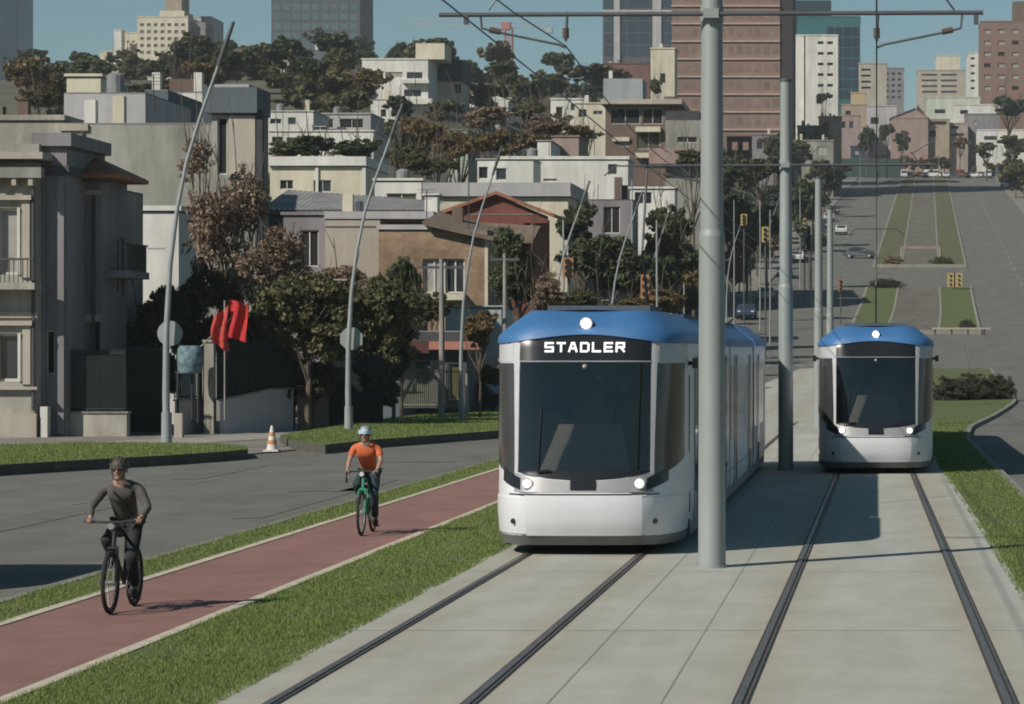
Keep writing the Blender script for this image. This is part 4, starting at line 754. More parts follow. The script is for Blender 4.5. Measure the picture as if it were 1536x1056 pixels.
def wire(label, X, z0, sag, ks=(5, 38.6, 70.1, 110, 137, 170, 203, 240)):
    pts = []
    for a, c in zip(ks[:-1], ks[1:]):
        for j in range(6):
            t = j / 6; D_ = a + (c - a) * t; pts.append((X + (0 if D_ < 150 else (D_ - 150) * .02), D_, prof(D_) + z0 - sag * 4 * t * (1 - t)))
    q = MB(); q.tube(pts, .009, 5); o = q.build('overhead_wire', wirem); tag(o, label, 'wire', 'overhead wires of the tram line')
wire('contact wire above the nearer tram', -4.0, 6.05, .02); wire('upper carrier wire above the nearer tram', -4.0, 6.72, .35); wire('contact wire above the farther tram', 0, 6.05, .02); wire('upper carrier wire above the farther tram', 0, 6.72, .35)
# ------------------------------------------------------------------ leaning lamp posts
lampc = mat('lamp post paint', (.27, .295, .30), .55, var=.1, scale=3, metal=.1)
def lamp_post():
    r = thing('street_lamp', 'nearest leaning lamp post on the left verge beside the brown tree', 'street lamp', (0, 0, 0), 'leaning street lamps along the left kerb')
    pts = [(0, 0, -.15), (-.02, 0, 1.5), (-.01, 0, 3.2), (.10, 0, 5.2), (.30, 0, 6.8), (.58, 0, 8.2), (.97, 0, 9.5), (1.5, 0, 11.0)]
    q = MB(); q.tube(pts, [.11, .105, .088, .073, .062, .053, .047, .042], 14); q.build('shaft', lampc, r, smooth=True)
    q = MB(); q.tube([(1.5, 0, 11.0), (1.72, 0, 11.65), (1.95, 0, 12.3)], [.06, .075, .05], 10); q.build('lamp_head', galv_d, r)
    q = MB(); q.tube([(0, 0, -.05), (0, 0, .9)], [.155, .15], 14); q.build('base_sleeve', lampc, r)
    q = MB(); q.box(-.55, -.05, -.02, .02, 5.65, 5.70); q.build('bracket', lampc, r); return r
L0 = lamp_post(); lamps = [(250, 87.5, 1.0, 0), (523, 101.6, .90, .02), (692, 115.6, .86, -.02), (828, 135, .84, .05), (915, 160, .88, .04), (968, 190, .86, .1), (1015, 228, .86, .06), (1090, 268, .8, .1), (1122, 305, .8, 0), (1150, 345, .8, .1)]
llab = ['', 'second leaning lamp post behind the orange shirted cyclist with a round sign', 'third leaning lamp post rising past the brick house', 'fourth leaning lamp post above the nearer tram roof', 'fifth leaning lamp post in front of the dark garage wall', 'sixth leaning lamp post near the orange signal', 'seventh leaning lamp post just left of the big pole', 'eighth leaning lamp post just right of the big pole', 'ninth leaning lamp post by the yellow signals', 'tenth and farthest leaning lamp post left of the second pole']
for i, (px, D_, s, rz) in enumerate(lamps):
    o = L0 if i == 0 else copy_tree(L0); X = PX(px, D_); o.location = (X, D_, prof(D_) + (.1 if i < 3 else 0)); o.scale = (s * (1 + .06 * math.sin(i * 2.3)), s, s); o.rotation_euler = (0, 0, rz)
    if i: o['label'] = llab[i]
def rsign(label, px, py, D, r_px, n=8):
    X, Z = PX(px, D), PZ(py, D); r = thing('road_sign', label, 'road sign', (X, D, Z)); rr = r_px * D / F; q = MB(); pts = [(rr * math.cos(2 * PI * (k + .5) / n), rr * math.sin(2 * PI * (k + .5) / n)) for k in range(n)]
    q.face([(a, -.02, c) for a, c in pts]); q.face([(a, .02, c) for a, c in pts][::-1])
    for k in range(n): a, c = pts[k], pts[(k + 1) % n]; q.face([(a[0], .02, a[1]), (c[0], .02, c[1]), (c[0], -.02, c[1]), (a[0], -.02, a[1])])
    q.build('sign_plate', galv, r); q = MB(); q.box(-.3, .3, .02, .05, -.03, .03); q.build('sign_bracket', galv_d, r)
rsign('grey back of an octagonal sign on the second leaning lamp post', 527, 508, 101.85, 18); rsign('grey back of a round sign on the nearest leaning lamp post', 255, 500, 87.8, 19, 16)
def simple_pole(name, label, cat, px, D, ytop, rad=.09, arms=(), m=None, group=None):
    X = PX(px, D); r = thing(name, label, cat, (X, D, prof(D) - .1), group); h = PZ(ytop, D) - (prof(D) - .1); q = MB(); q.tube([(0, 0, 0), (.02, 0, h * .5), (0, 0, h)], [rad, rad * .85, rad * .65], 10); q.build('shaft', m or galv, r)
    for z, wd in arms: q = MB(); q.box(-wd, wd, -.06, .06, h - z, h - z + .1); [q.tube([(xx, 0, h - z + .1), (xx, 0, h - z + .25)], .03, 6) for xx in (-wd * .85, wd * .85)]; q.build('cross_arm', galv_d, r)
    return r
woodp = mat('old pole', (.25, .24, .22), .9, var=.2)
simple_pole('utility_pole', 'pale concrete utility pole right of the brick house window', 'utility pole', 662, 120, 388, .13, [(.4, .9)], woodp)
simple_pole('utility_pole', 'utility pole rising above the tram roof left of the traffic lights', 'utility pole', 757, 122, 380, .11, [(.3, .6)], woodp)
for i, (px, D_, yt) in enumerate([(845, 150, 330), (948, 200, 270), (1000, 215, 300), (1026, 240, 268), (1101, 260, 300), (1126, 300, 290), (1140, 262, 300), (1155, 240, 315), (1200, 330, 280), (1217, 300, 330), (1290, 700, 190), (1356, 765, 175), (1408, 768, 190), (1495, 700, 180), (700, 124, 560), (985, 150, 330)]):
    simple_pole('utility_pole', ['thin grey pole over the left side of the tram roof', 'thin pole left of the seventh lamp post', 'slim pole with a forked top near the big steel pole', 'slim pale pole touching the big steel pole', 'slim pole just right of the big pole', 'slim pole beside the yellow signal', 'grey pole behind the yellow signal', 'grey pole left of the second steel pole', 'thin pole between second and third steel poles', 'short pole between second and third steel poles', 'far thin pole on the crest left of the median', 'far thin pole at the end of the median', 'far thin pole before the peach house', 'far thin pole beside the right carriageway', 'short white post beside the low shop', 'tall thin pole above the tram roof end'][i], 'pole', px, D_, yt, .07, group='thin poles along the avenue')
# traffic lights
yel = mat('signal yellow', (.40, .29, .11), .6, var=.1); ora = mat('signal orange', (.34, .17, .08), .6, var=.1)
def signal(label, px, py, D, m, w=.42, h=1.15, n=1):
    X = PX(px, D); z0 = prof(D); r = thing('traffic_light', label, 'traffic light', (X, D, z0), 'traffic lights along the avenue'); z = PZ(py, D) - z0; q = MB(); q.tube([(0, 0, 0), (0, 0, z + h * .6)], .06, 8); q.build('post', galv_d, r)
    for k in range(n):
        x = (k - (n - 1) / 2) * w * 1.3; q = MB(); q.box(x - w / 2, x + w / 2, -.35, -.08, z - h / 2, z + h / 2); q.build('signal_head', m, r)
        for j in range(3): q = MB(); q.tube([(x, -.36, z + (j - 1) * h * .31), (x, -.46, z + (j - 1) * h * .31)], [.12, .13], 10); q.build('lens', dark_in, r)
signal('orange traffic light above the nearer tram roof', 853, 402, 128, ora, .45, .85, 1); signal('tall orange signal head left of the big steel pole', 968, 430, 150, ora, .42, 1.2); signal('yellow traffic light left of the second steel pole', 1148, 352, 215, yel, .5, 1.1); signal('small yellow signal close to the tall pole group', 1116, 330, 240, yel, .5, .9); signal('orange signal standing at the left road edge over the farther tram', 1261, 428, 270, ora, .4, 1.1); signal('double yellow traffic light on the right of the median crossing', 1432, 420, 328, yel, .7, 1.5, 2)
signal('thin yellow signal frame between second and third poles', 1207, 338, 300, yel, .3, 1.4)
r = thing('cross_barrier', 'low white barrier rail at the near end of the hill median', 'barrier', (PX(1440, 256), 256, prof(256))); 
part_box(r, 'rail_board', W_beige, -2.4, 2.6, -.4, -.3, .35, .5)
for k in range(4): part_box(r, 'barrier_post', framed, -2.2 + k * 1.4, -2.05 + k * 1.4, -.28, -.2, -.1, .55)
r = thing('track_gantry', 'pale pink low frame across the track bed on the hill', 'barrier', (Xc(395), 395, prof(395))); part_box(r, 'beam', W_pink, -2.6, 2.6, 0, .15, 1.0, 1.3); part_box(r, 'post', W_beige, -2.6, -2.45, -.01, .14, 0, .999); part_box(r, 'post', W_beige, 2.45, 2.6, -.01, .14, 0, .999)
# ------------------------------------------------------------------ tower crane
r = thing('tower_crane', 'red tower crane with a long pale jib on the skyline', 'crane', (PX(763, 950), 950, 48)); cm = mat('crane red', (.34, .15, .14), .7); cj = mat('crane jib', (.30, .36, .38), .7); hc = PZ(42, 950) - 48; q = MB()
for a in (-1, 1):
    for c in (-1, 1): q.box(a * 1.1 - .22, a * 1.1 + .22, c * 1.1 - .22, c * 1.1 + .22, 0, hc)
zz = 0
while zz < hc - 2: q.tube([(-1.1, -1.1, zz), (1.1, -1.1, zz + 2.4)], .12, 4); q.tube([(1.1, 1.1, zz), (-1.1, 1.1, zz + 2.4)], .12, 4); q.box(-1.1, 1.1, -1.2, -1.0, zz, zz + .2); zz += 2.4
q.build('mast', cm, r); part_box(r, 'cab', cm, -2.2, .6, -1.3, 1.3, hc - .6, hc + 1.8)
q = MB(); x0, x1 = -34.0, 14.0
for zz, yy in ((hc + .2, -.7), (hc + .2, .7), (hc + 1.8, 0)): q.tube([(x0, yy, zz + 1.0), (x1, yy, zz - .3)], .13, 4)
k = x0
while k < x1 - 1.5: q.tube([(k, -.7, hc + .2 + 1.0 - (k - x0) / 48 * 1.3), (k + .9, 0, hc + 1.8 + .95 - (k - x0) / 48 * 1.3), (k + 1.8, -.7, hc + .2 + .95 - (k - x0) / 48 * 1.3)], .07, 4); k += 1.8
q.build('jib', cj, r); part_box(r, 'counterweight', cj, 11.5, 13.8, -.9, .9, hc - 1.6, hc + .1)
# ------------------------------------------------------------------ fences and walls by the left verge
ironm = mat('dark iron', (.02, .028, .028), .6)
def low_wall(label, px0, px1, y0, y1, D, m, th=.25, D2=None, y0b=None):
    X0, X1 = PX(px0, D), PX(px1, D2 or D); z0, z1 = PZ(y1, D), PZ(y0, D); r = thing('garden_wall', label, 'wall', (X0, D, min(z0, -.1))); D2 = D2 or D; zb_ = PZ(y0b, D2) if y0b else z1; q = MB(); h0, h1 = z1 - r.location.z, zb_ - r.location.z
    P = [(0, 0, -.1), (X1 - X0, D2 - D, -.1), (X1 - X0, D2 - D, h1), (0, 0, h0)]; Q = [(a + .05, b_ + th, c) for a, b_, c in P]; q.face(P); q.face(Q[::-1]); [q.face([P[(i + 1) % 4], P[i], Q[i], Q[(i + 1) % 4]]) for i in range(4)]
    q.build('wall_body', m, r); q = MB(); P = [(-.05, -.05, h0 + .002), (X1 - X0 + .05, D2 - D - .05, h1 + .002), (X1 - X0 + .1, D2 - D + th + .05, h1 + .002), (0, th + .05, h0 + .002)]; T = [(a, b_, c + .06) for a, b_, c in P]; q.face(T); [q.face([P[i], P[(i + 1) % 4], T[(i + 1) % 4], T[i]]) for i in range(4)]; q.build('coping', kerbm, r); return r
def railings(label, px0, px1, ytop, ybot, D, n, m=ironm, D2=None, sheet=None):
    D2 = D2 or D; X0, X1 = PX(px0, D), PX(px1, D2); z0, z1 = PZ(ybot, D), PZ(ytop, D); r = thing('iron_fence', label, 'fence', (X0, D, z0)); q = MB(); W_ = X1 - X0; dy = D2 - D
    for k in range(n + 1): t = k / n; q.tube([(W_ * t, dy * t, 0), (W_ * t, dy * t, z1 - z0)], .022, 5)
    stuff(q.build('bars', m, r))
    for zz in (.12, z1 - z0 - .15): q = MB(); q.tube([(0, -.02, zz), (W_, dy - .02, zz)], .028, 6); q.build('rail', m, r)
    if sheet: q = MB(); q.face([(0, .06, 0), (W_, dy + .06, 0), (W_, dy + .06, z1 - z0 - .1), (0, .06, z1 - z0 - .1)]); q.face([(0, .10, 0), (W_, dy + .10, 0), (W_, dy + .10, z1 - z0 - .1), (0, .10, z1 - z0 - .1)][::-1]); q.build('backing_sheet', sheet, r)
low_wall('low pale garden wall with stains right of the townhouse', 80, 190, 620, 655, 101, W_old); railings('dark railing standing on the low pale garden wall', 84, 188, 524, 619, 101.1, 46)
low_wall('short grey wall at the foot of the first lamp post', 262, 320, 602, 648, 103, W_lilac, D2=106); railings('tall dark green fence behind the first lamp post', 192, 245, 520, 648, 104, 26, sheet=mat('dark green sheet', (.012, .025, .022), .7)); 
railings('dark ornate gate right of the nearest lamp post', 262, 318, 520, 600, 104.5, 18)
low_wall('sloping white grey wall under the red cloth', 330, 404, 602, 645, 104, W_lilac, D2=106, y0b=585); low_wall('grey wall panel right of the dark gate post', 404, 436, 585, 640, 106, W_lilac, D2=107.5)
railings('dark green sheet fence above the sloping wall', 326, 436, 512, 600, 104.3, 30, D2=107.4, sheet=MATS['dark green sheet'])
r = thing('gate_pier', 'pale gate pier beside the red cloth', 'gate pier', (PX(306, 104), 104, 0)); part_box(r, 'pier', W_old, 0, .33, 0, .33, -.1, 3.1); part_box(r, 'pier_cap', W_beige, -.05, .38, -.05, .38, 3.101, 3.18)
low_wall('dark red brown wall stub left of the dark house gate', 446, 490, 580, 640, 108, W_brown, D2=109); railings('dark metal gate in the shade behind the second lamp post', 490, 574, 530, 640, 110, 30, sheet=mat('black green sheet', (.008, .012, .012), .7))
railings('pale garden railing in front of the low shop', 604, 690, 552, 612, 122, 30, m=mat('pale railing', (.20, .21, .17), .7))
tag(part_box(None, 'meter_cabinet', W_white, PX(60, 100), PX(71, 100), 100.0, 100.4, -.1, PZ(610, 100)), 'small white meter cabinet at the corner of the townhouse', 'cabinet'); tag(part_box(None, 'meter_cabinet', W_beige, PX(261, 99), PX(273, 99), 99, 99.3, -.1, PZ(620, 99)), 'small pale cabinet right behind the nearest lamp post', 'cabinet')
# red cloth, blue painted box
r = thing('red_cloth', 'bright red cloth hanging over the fence on a dark pole', 'cloth', (PX(345, 102.5), 102.5, PZ(490, 102.5))); redm = mat('red cloth', (.40, .025, .025), .85, var=.25, scale=6); s_ = 102.5 / F
def cloth(nm, x0, x1, yt0, yt1, yb0, yb1, m, ph=0):
    q = MB(); rows = []
    for j in range(9):
        v = j / 8; rows.append([((x0 + (x1 - x0) * u_ + math.sin(v * 5 + ph) * 1.5 - 345) * s_, .12 * math.sin(u_ * 9 + v * 3 + ph) , (490 - ((yt0 + (yt1 - yt0) * u_) * (1 - v) + (yb0 + (yb1 - yb0) * u_) * v)) * s_) for u_ in [k / 10 for k in range(11)]])
    q.grid(rows); rows2 = [[(a, b_ + .015, c) for a, b_, c in rw] for rw in rows]; q.grid(rows2, flip=True); q.build(nm, m, r, smooth='full')
cloth('cloth_piece', 343, 371, 449, 455, 505, 514, redm); cloth('cloth_piece', 318, 342, 476, 458, 512, 530, mat('red cloth faded', (.42, .05, .04), .8, var=.3, scale=6), 2)
q = MB(); q.tube([((372 - 345) * s_, .1, (490 - 452) * s_), ((300 - 345) * s_, .1, (490 - 520) * s_)], .03, 6); q.tube([(-.2, .1, .9), (-.2, .1, -3.2)], .035, 6); q.build('cloth_pole', woodp, r)
r = thing('painted_drum', 'worn turquoise blue painted water drum by the gate pier', 'drum', (PX(285, 103), 103, PZ(560, 103))); q = MB(); q.tube([(0, 0, 0), (0, 0, .08), (0, 0, .45), (0, 0, .85), (0, 0, .95)], [.36, .42, .44, .42, .33], 18); q.build('drum_body', mat('turquoise paint', (.13, .20, .23), .9, var=.6, scale=5), r, smooth=True)
q = MB(); q.tube([(-.35, -.3, -1.7), (-.35, -.3, 0)], .05, 6); q.tube([(.35, -.3, -1.7), (.35, -.3, 0)], .05, 6); q.tube([(0, .35, -1.7), (0, .35, 0)], .05, 6); q.build('drum_stand', ironm, r)
# traffic cone
def cone(label, px, py, s=1.0):
    X, D_ = G(px, py, -.08); r = thing('traffic_cone', label, 'traffic cone', (X, D_, -.08)); o_ = mat('cone orange', (.50, .22, .08), .6); w_ = mat('cone white', (.62, .60, .54), .6)
    q = MB(); q.box(-.2 * s, .2 * s, -.2 * s, .2 * s, 0, .05); q.build('cone_base', w_, r); q = MB(); q.tube([(0, 0, .05), (0, 0, .26 * s), (0, 0, .26 * s), (0, 0, .48 * s), (0, 0, .7 * s)], [.15 * s, .115 * s, .113 * s, .075 * s, .035 * s], 14); q.build('cone_body', w_, r, smooth=True)
    q = MB(); q.tube([(0, 0, .2 * s), (0, 0, .31 * s)], [.13 * s, .112 * s], 14, cap=False); q.tube([(0, 0, .43 * s), (0, 0, .52 * s)], [.092 * s, .075 * s], 14, cap=False); q.build('cone_band', o_, r)
cone('white and orange traffic cone on the driveway between the two verges', 408, 677, 1.05)
# ------------------------------------------------------------------ cars
def rounded_car(label, loc, col, rz=0, group=None, name='parked_car', van=False, s=1.0):
    r = thing(name, label, 'van' if van else 'car', loc, group, rz); m = mat('car paint ' + str(col), col, .3, var=.03, spec=.6); r.scale = (s, s, s)
    prof_ = [(-2.1, .35), (-2.12, .7), (-1.95, .9), (-1.1, .98), (-.55, 1.42), (.9, 1.46), (1.7, 1.0), (2.1, .92), (2.12, .45), (2.0, .3)] if not van else [(-2.3, .35), (-2.35, .8), (-2.1, 1.1), (-1.6, 1.9), (-1.3, 2.05), (2.2, 2.1), (2.35, 1.9), (2.35, .4)]
    q = MB(); rows = [] 
    for x, k in ((-.84, .93), (-.88, .98), (-.80, 1.0), (.80, 1.0), (.88, .98), (.84, .93)):
        rows.append([(x * (1 if z < 1.0 else .86), y * k, z * (.985 if abs(x) > .82 else 1)) for y, z in prof_])
    q.grid(rows); q.face(rows[0][::-1]); q.face(rows[-1]); q.build('body', m, r)
    gl = MB(); ht = 1.38 if not van else 1.8; lo = 1.0 if not van else 1.25
    for sx in (-1, 1): gl.face([(sx * .80, -.95 if not van else -1.9, lo), (sx * .80, 1.4, lo), (sx * .775, .85, ht), (sx * .775, -.5 if not van else -1.5, ht)][::sx])
    gl.build('side_glass', glass, r)
    gl = MB(); y0, z0, y1, z1 = ((-1.06, 1.01, -.6, 1.38) if not van else (-2.09, 1.15, -1.68, 1.8)); gl.face([(-.68, y0 - .04, z0), (.68, y0 - .04, z0), (.62, y1 - .04, z1), (-.62, y1 - .04, z1)]); gl.build('windscreen', glass, r)
    for sx in (-1, 1):
        for y in (-1.35, 1.3):
            q = MB(); q.tube([(sx * .72, y, .33), (sx * .90, y, .33)], .33, 16); wv = q.build('wheel', mat('tyre', (.02, .02, .02), .9), r); q = MB(); q.tube([(sx * .901, y, .33), (sx * .905, y, .33)], .2, 12); q.build('rim', galv, wv)
        q = MB(); q.box(sx * .62 - .14, sx * .62 + .14, -2.16 if not van else -2.39, -2.0, .66, .8); q.build('headlight', W_white, r)
    return r
rounded_car('dark van passing on the grey road whose shadow reaches the kerb', (-12.95, 36.9, -.12), (.04, .045, .05), 0, name='passing_van', van=True)
cc = [(1262, 352, 'small white car on the left carriageway above the farther tram', (.5, .5, .48), 1), (1214, 372, 'dark blue car at the kerb between the second and third poles', (.02, .03, .05), 0), (1290, 388, 'dark grey car crossing at the hill junction', (.05, .06, .07), 0)]
for i, (px, py, lab, col, v) in enumerate(cc):
    for D_ in range(150, 760):
        if PZ(py, D_) < prof(D_) - .12 + 0: break
    rounded_car(lab, (PX(px, D_), D_, prof(D_) - .12), col, 0 if i != 2 else 1.4, 'cars on the avenue')
for i in range(9):
    D_ = 285 + i * 31 + random.uniform(-6, 6); rounded_car(['dark blue', 'silver', 'black', 'white', 'grey', 'dark red', 'navy', 'pale grey', 'charcoal'][i] + ' car parked along the left kerb of the hill, ' + ['nearest', 'second', 'third', 'fourth', 'fifth', 'sixth', 'seventh', 'eighth', 'farthest'][i] + ' from the camera', (KL(D_) + 1.3, D_, prof(D_) - .12), [(.03, .05, .09), (.4, .4, .4), (.02, .02, .02), (.5, .5, .48), (.15, .15, .16), (.15, .03, .03), (.03, .04, .08), (.35, .35, .34), (.05, .05, .055)][i], 0, 'cars parked along the left kerb')
cols = [(.5, .5, .5), (.04, .05, .08), (.3, .05, .04), (.02, .02, .02), (.55, .55, .53), (.12, .13, .14)]
for i in range(14):
    D_ = 766 + (i % 3) * 3; px = 1356 + i * 10.5; rounded_car('%s %s stopped in the queue at the crest, number %s from the left' % (['silver', 'navy', 'red', 'black', 'white', 'grey'][i % 6], 'van' if i % 4 == 0 else 'car', ['one', 'two', 'three', 'four', 'five', 'six', 'seven', 'eight', 'nine', 'ten', 'eleven', 'twelve', 'thirteen', 'fourteen'][i]), (PX(px, D_), D_, prof(D_) - .1), cols[i % 6], (0, 1.5, .2)[i % 3], 'cars queueing at the crest', van=i % 4 == 0)
for i, (px, D_) in enumerate([(1494, 690), (1502, 676), (1516, 668), (1530, 655)]): rounded_car(['white', 'silver', 'grey', 'white'][i] + ' van parked on the right pavement near the crest, ' + ['leftmost', 'second', 'third', 'rightmost'][i], (PX(px, D_) + 2, D_, prof(D_)), [(.6, .6, .58), (.5, .5, .5), (.2, .2, .2), (.6, .6, .6)][i], 0, 'vans parked near the crest', van=True)
rounded_car('dark parked car in the side street behind the nearer tram', (PX(722, 132), 132, -.08), (.03, .04, .06), 1.2)
# ------------------------------------------------------------------ trams
t_white = mat('tram white', (.70, .715, .75), .35, var=.04, scale=.8, spec=.5, stain=.07); t_blue = mat('tram blue', (.042, .142, .32), .5, var=.08, scale=1.5, spec=.5)
t_pillar = mat('tram pillar silver', (.47, .475, .49), .4, var=.06, scale=2)
t_grey = mat('tram skirt grey', (.17, .175, .18), .5, var=.1); t_silver = mat('tram silver', (.30, .30, .31), .4, var=.08, metal=.2)
t_black = mat('tram black', (.012, .013, .015), .25, spec=.5, var=.1); t_under = mat('underframe', (.02, .02, .022), .9, var=.3); t_roofg = mat('roof equipment', (.07, .09, .11), .7, var=.2)
t_int = mat('cab interior', (.26, .24, .22), .8, var=.2, scale=3); t_int2 = mat('cab dashboard', (.17, .17, .165), .6, var=.1); lampm = mat('lamp glow', (1, .97, .90), .3, emit=14, var=.01); lampr = mat('lamp reflector', (.5, .5, .5), .25, metal=.6, var=.1)
lampr2 = mat('lit reflector', (.36, .36, .35), .4, emit=.15, var=.01)
led = mat('destination letters', (.85, .87, .9), .5, emit=.55, var=.01)
def tintglass(name, tint, a=.62):
    m = bpy.data.materials.new(name); m.use_nodes = True; n = m.node_tree.nodes; l = m.node_tree.links; n.remove(n['Principled BSDF'])
    tr = n.new('ShaderNodeBsdfTransparent'); tr.inputs[0].default_value = (*tint, 1); gl = n.new('ShaderNodeBsdfGlossy'); gl.inputs['Roughness'].default_value = .06; gl.inputs[0].default_value = (.90, .80, .74, 1)
    fr = n.new('ShaderNodeFresnel'); fr.inputs[0].default_value = 1.5; ad = n.new('ShaderNodeMath'); ad.operation = 'MULTIPLY_ADD'; ad.inputs[1].default_value = .9; ad.inputs[2].default_value = .075; l.new(fr.outputs[0], ad.inputs[0])
    mx = n.new('ShaderNodeMixShader'); l.new(ad.outputs[0], mx.inputs[0]); l.new(tr.outputs[0], mx.inputs[1]); l.new(gl.outputs[0], mx.inputs[2]); l.new(mx.outputs[0], n['Material Output'].inputs[0]); return m
t_glass = tintglass('windshield glass', (.62, .60, .56))
t_sideg = mat('tram side glass', (.045, .045, .048), .12, var=.25, scale=1.2, spec=.6)
PL = [(0, 0), (.25, .004), (.5, .022), (.7, .055), (.85, .11), (.97, .20), (1.07, .34), (1.15, .52), (1.22, .76), (1.27, 1.02), (1.305, 1.35), (1.325, 1.8), (1.325, 2.2)]
_a = np.array(PL); _seg = np.concatenate([[0], np.cumsum(np.linalg.norm(np.diff(_a, axis=0), axis=1))]); TL = 33.0
def plan(s):
    sg = -1 if s < 0 else 1; s = abs(s)
    if s <= _seg[-1]: return sg * float(np.interp(s, _seg, _a[:, 0])), float(np.interp(s, _seg, _a[:, 1]))
    return sg * 1.325, 2.2 + s - _seg[-1]
def sx(x): return float(np.interp(abs(x), _a[:, 0][:-1], _seg[:-1])) * (1 if x >= 0 else -1)
def sy(y): return float(_seg[-1] + (y - 2.2)) if y >= 2.2 else float(np.interp(y, _a[:, 1], _seg))
hx_ = interp([(.10, .93), (.15, .955), (.3, .985), (.6, 1), (2.7, 1), (2.97, 1.0), (3.01, .985), (3.10, .90), (3.20, .80), (3.28, .72), (3.34, .67), (3.37, .5)])
sb_ = interp([(.10, .34), (.15, .28), (.27, .16), (.45, .06), (.7, 0), (.86, .0), (.95, .03), (1.15, .10), (2.0, .22), (2.66, .34), (2.95, .43), (3.1, .52), (3.2, .68), (3.32, 1.05), (3.37, 1.6)])
def surf(s, z, off=0.0):
    def p0(s, z):
        x, y = plan(s); k = 1 - ss(min(1, abs(s) / 2.9)); return Vector((x * hx_(z), y + sb_(z) * (k * .9 + .1 * (abs(s) < 2.9)), z))
    p = p0(s, z)
    if off:
        e = .03; a = p0(s + e, z) - p0(s - e, z); b_ = p0(s, z + e) - p0(s, z - e); n_ = a.cross(b_); p = p + n_.normalized() * off
    return p
def flipY(p, flip): return (-p[0], TL - p[1], p[2]) if flip else tuple(p)
def patch(root, name, m, s0, s1, z0, z1, off, ns=10, nz=6, flip=False, smooth=True, thick=.02):
    """panel proud of the skin; s0, s1 functions of z fraction; z0, z1 functions of the s fraction"""
    f = lambda v: v if callable(v) else (lambda t: v)
    s0, s1, z0, z1 = f(s0), f(s1), f(z0), f(z1); rows = []
    for j in range(-1, nz + 2):
        jj = min(nz, max(0, j)); row = []
        for i in range(-1, ns + 2):
            ii = min(ns, max(0, i)); u, v = ii / ns, jj / nz; s = s0(v) + (s1(v) - s0(v)) * u; z = z0(u) + (z1(u) - z0(u)) * v
            o_ = off if (0 <= j <= nz and 0 <= i <= ns) else off - thick; row.append(flipY(surf(s, z, o_), flip))
        rows.append(row)
    q = MB(); q.grid(rows); return q.build(name, m, root, smooth=smooth)
joints = [6.9, 13.9, 24.2]
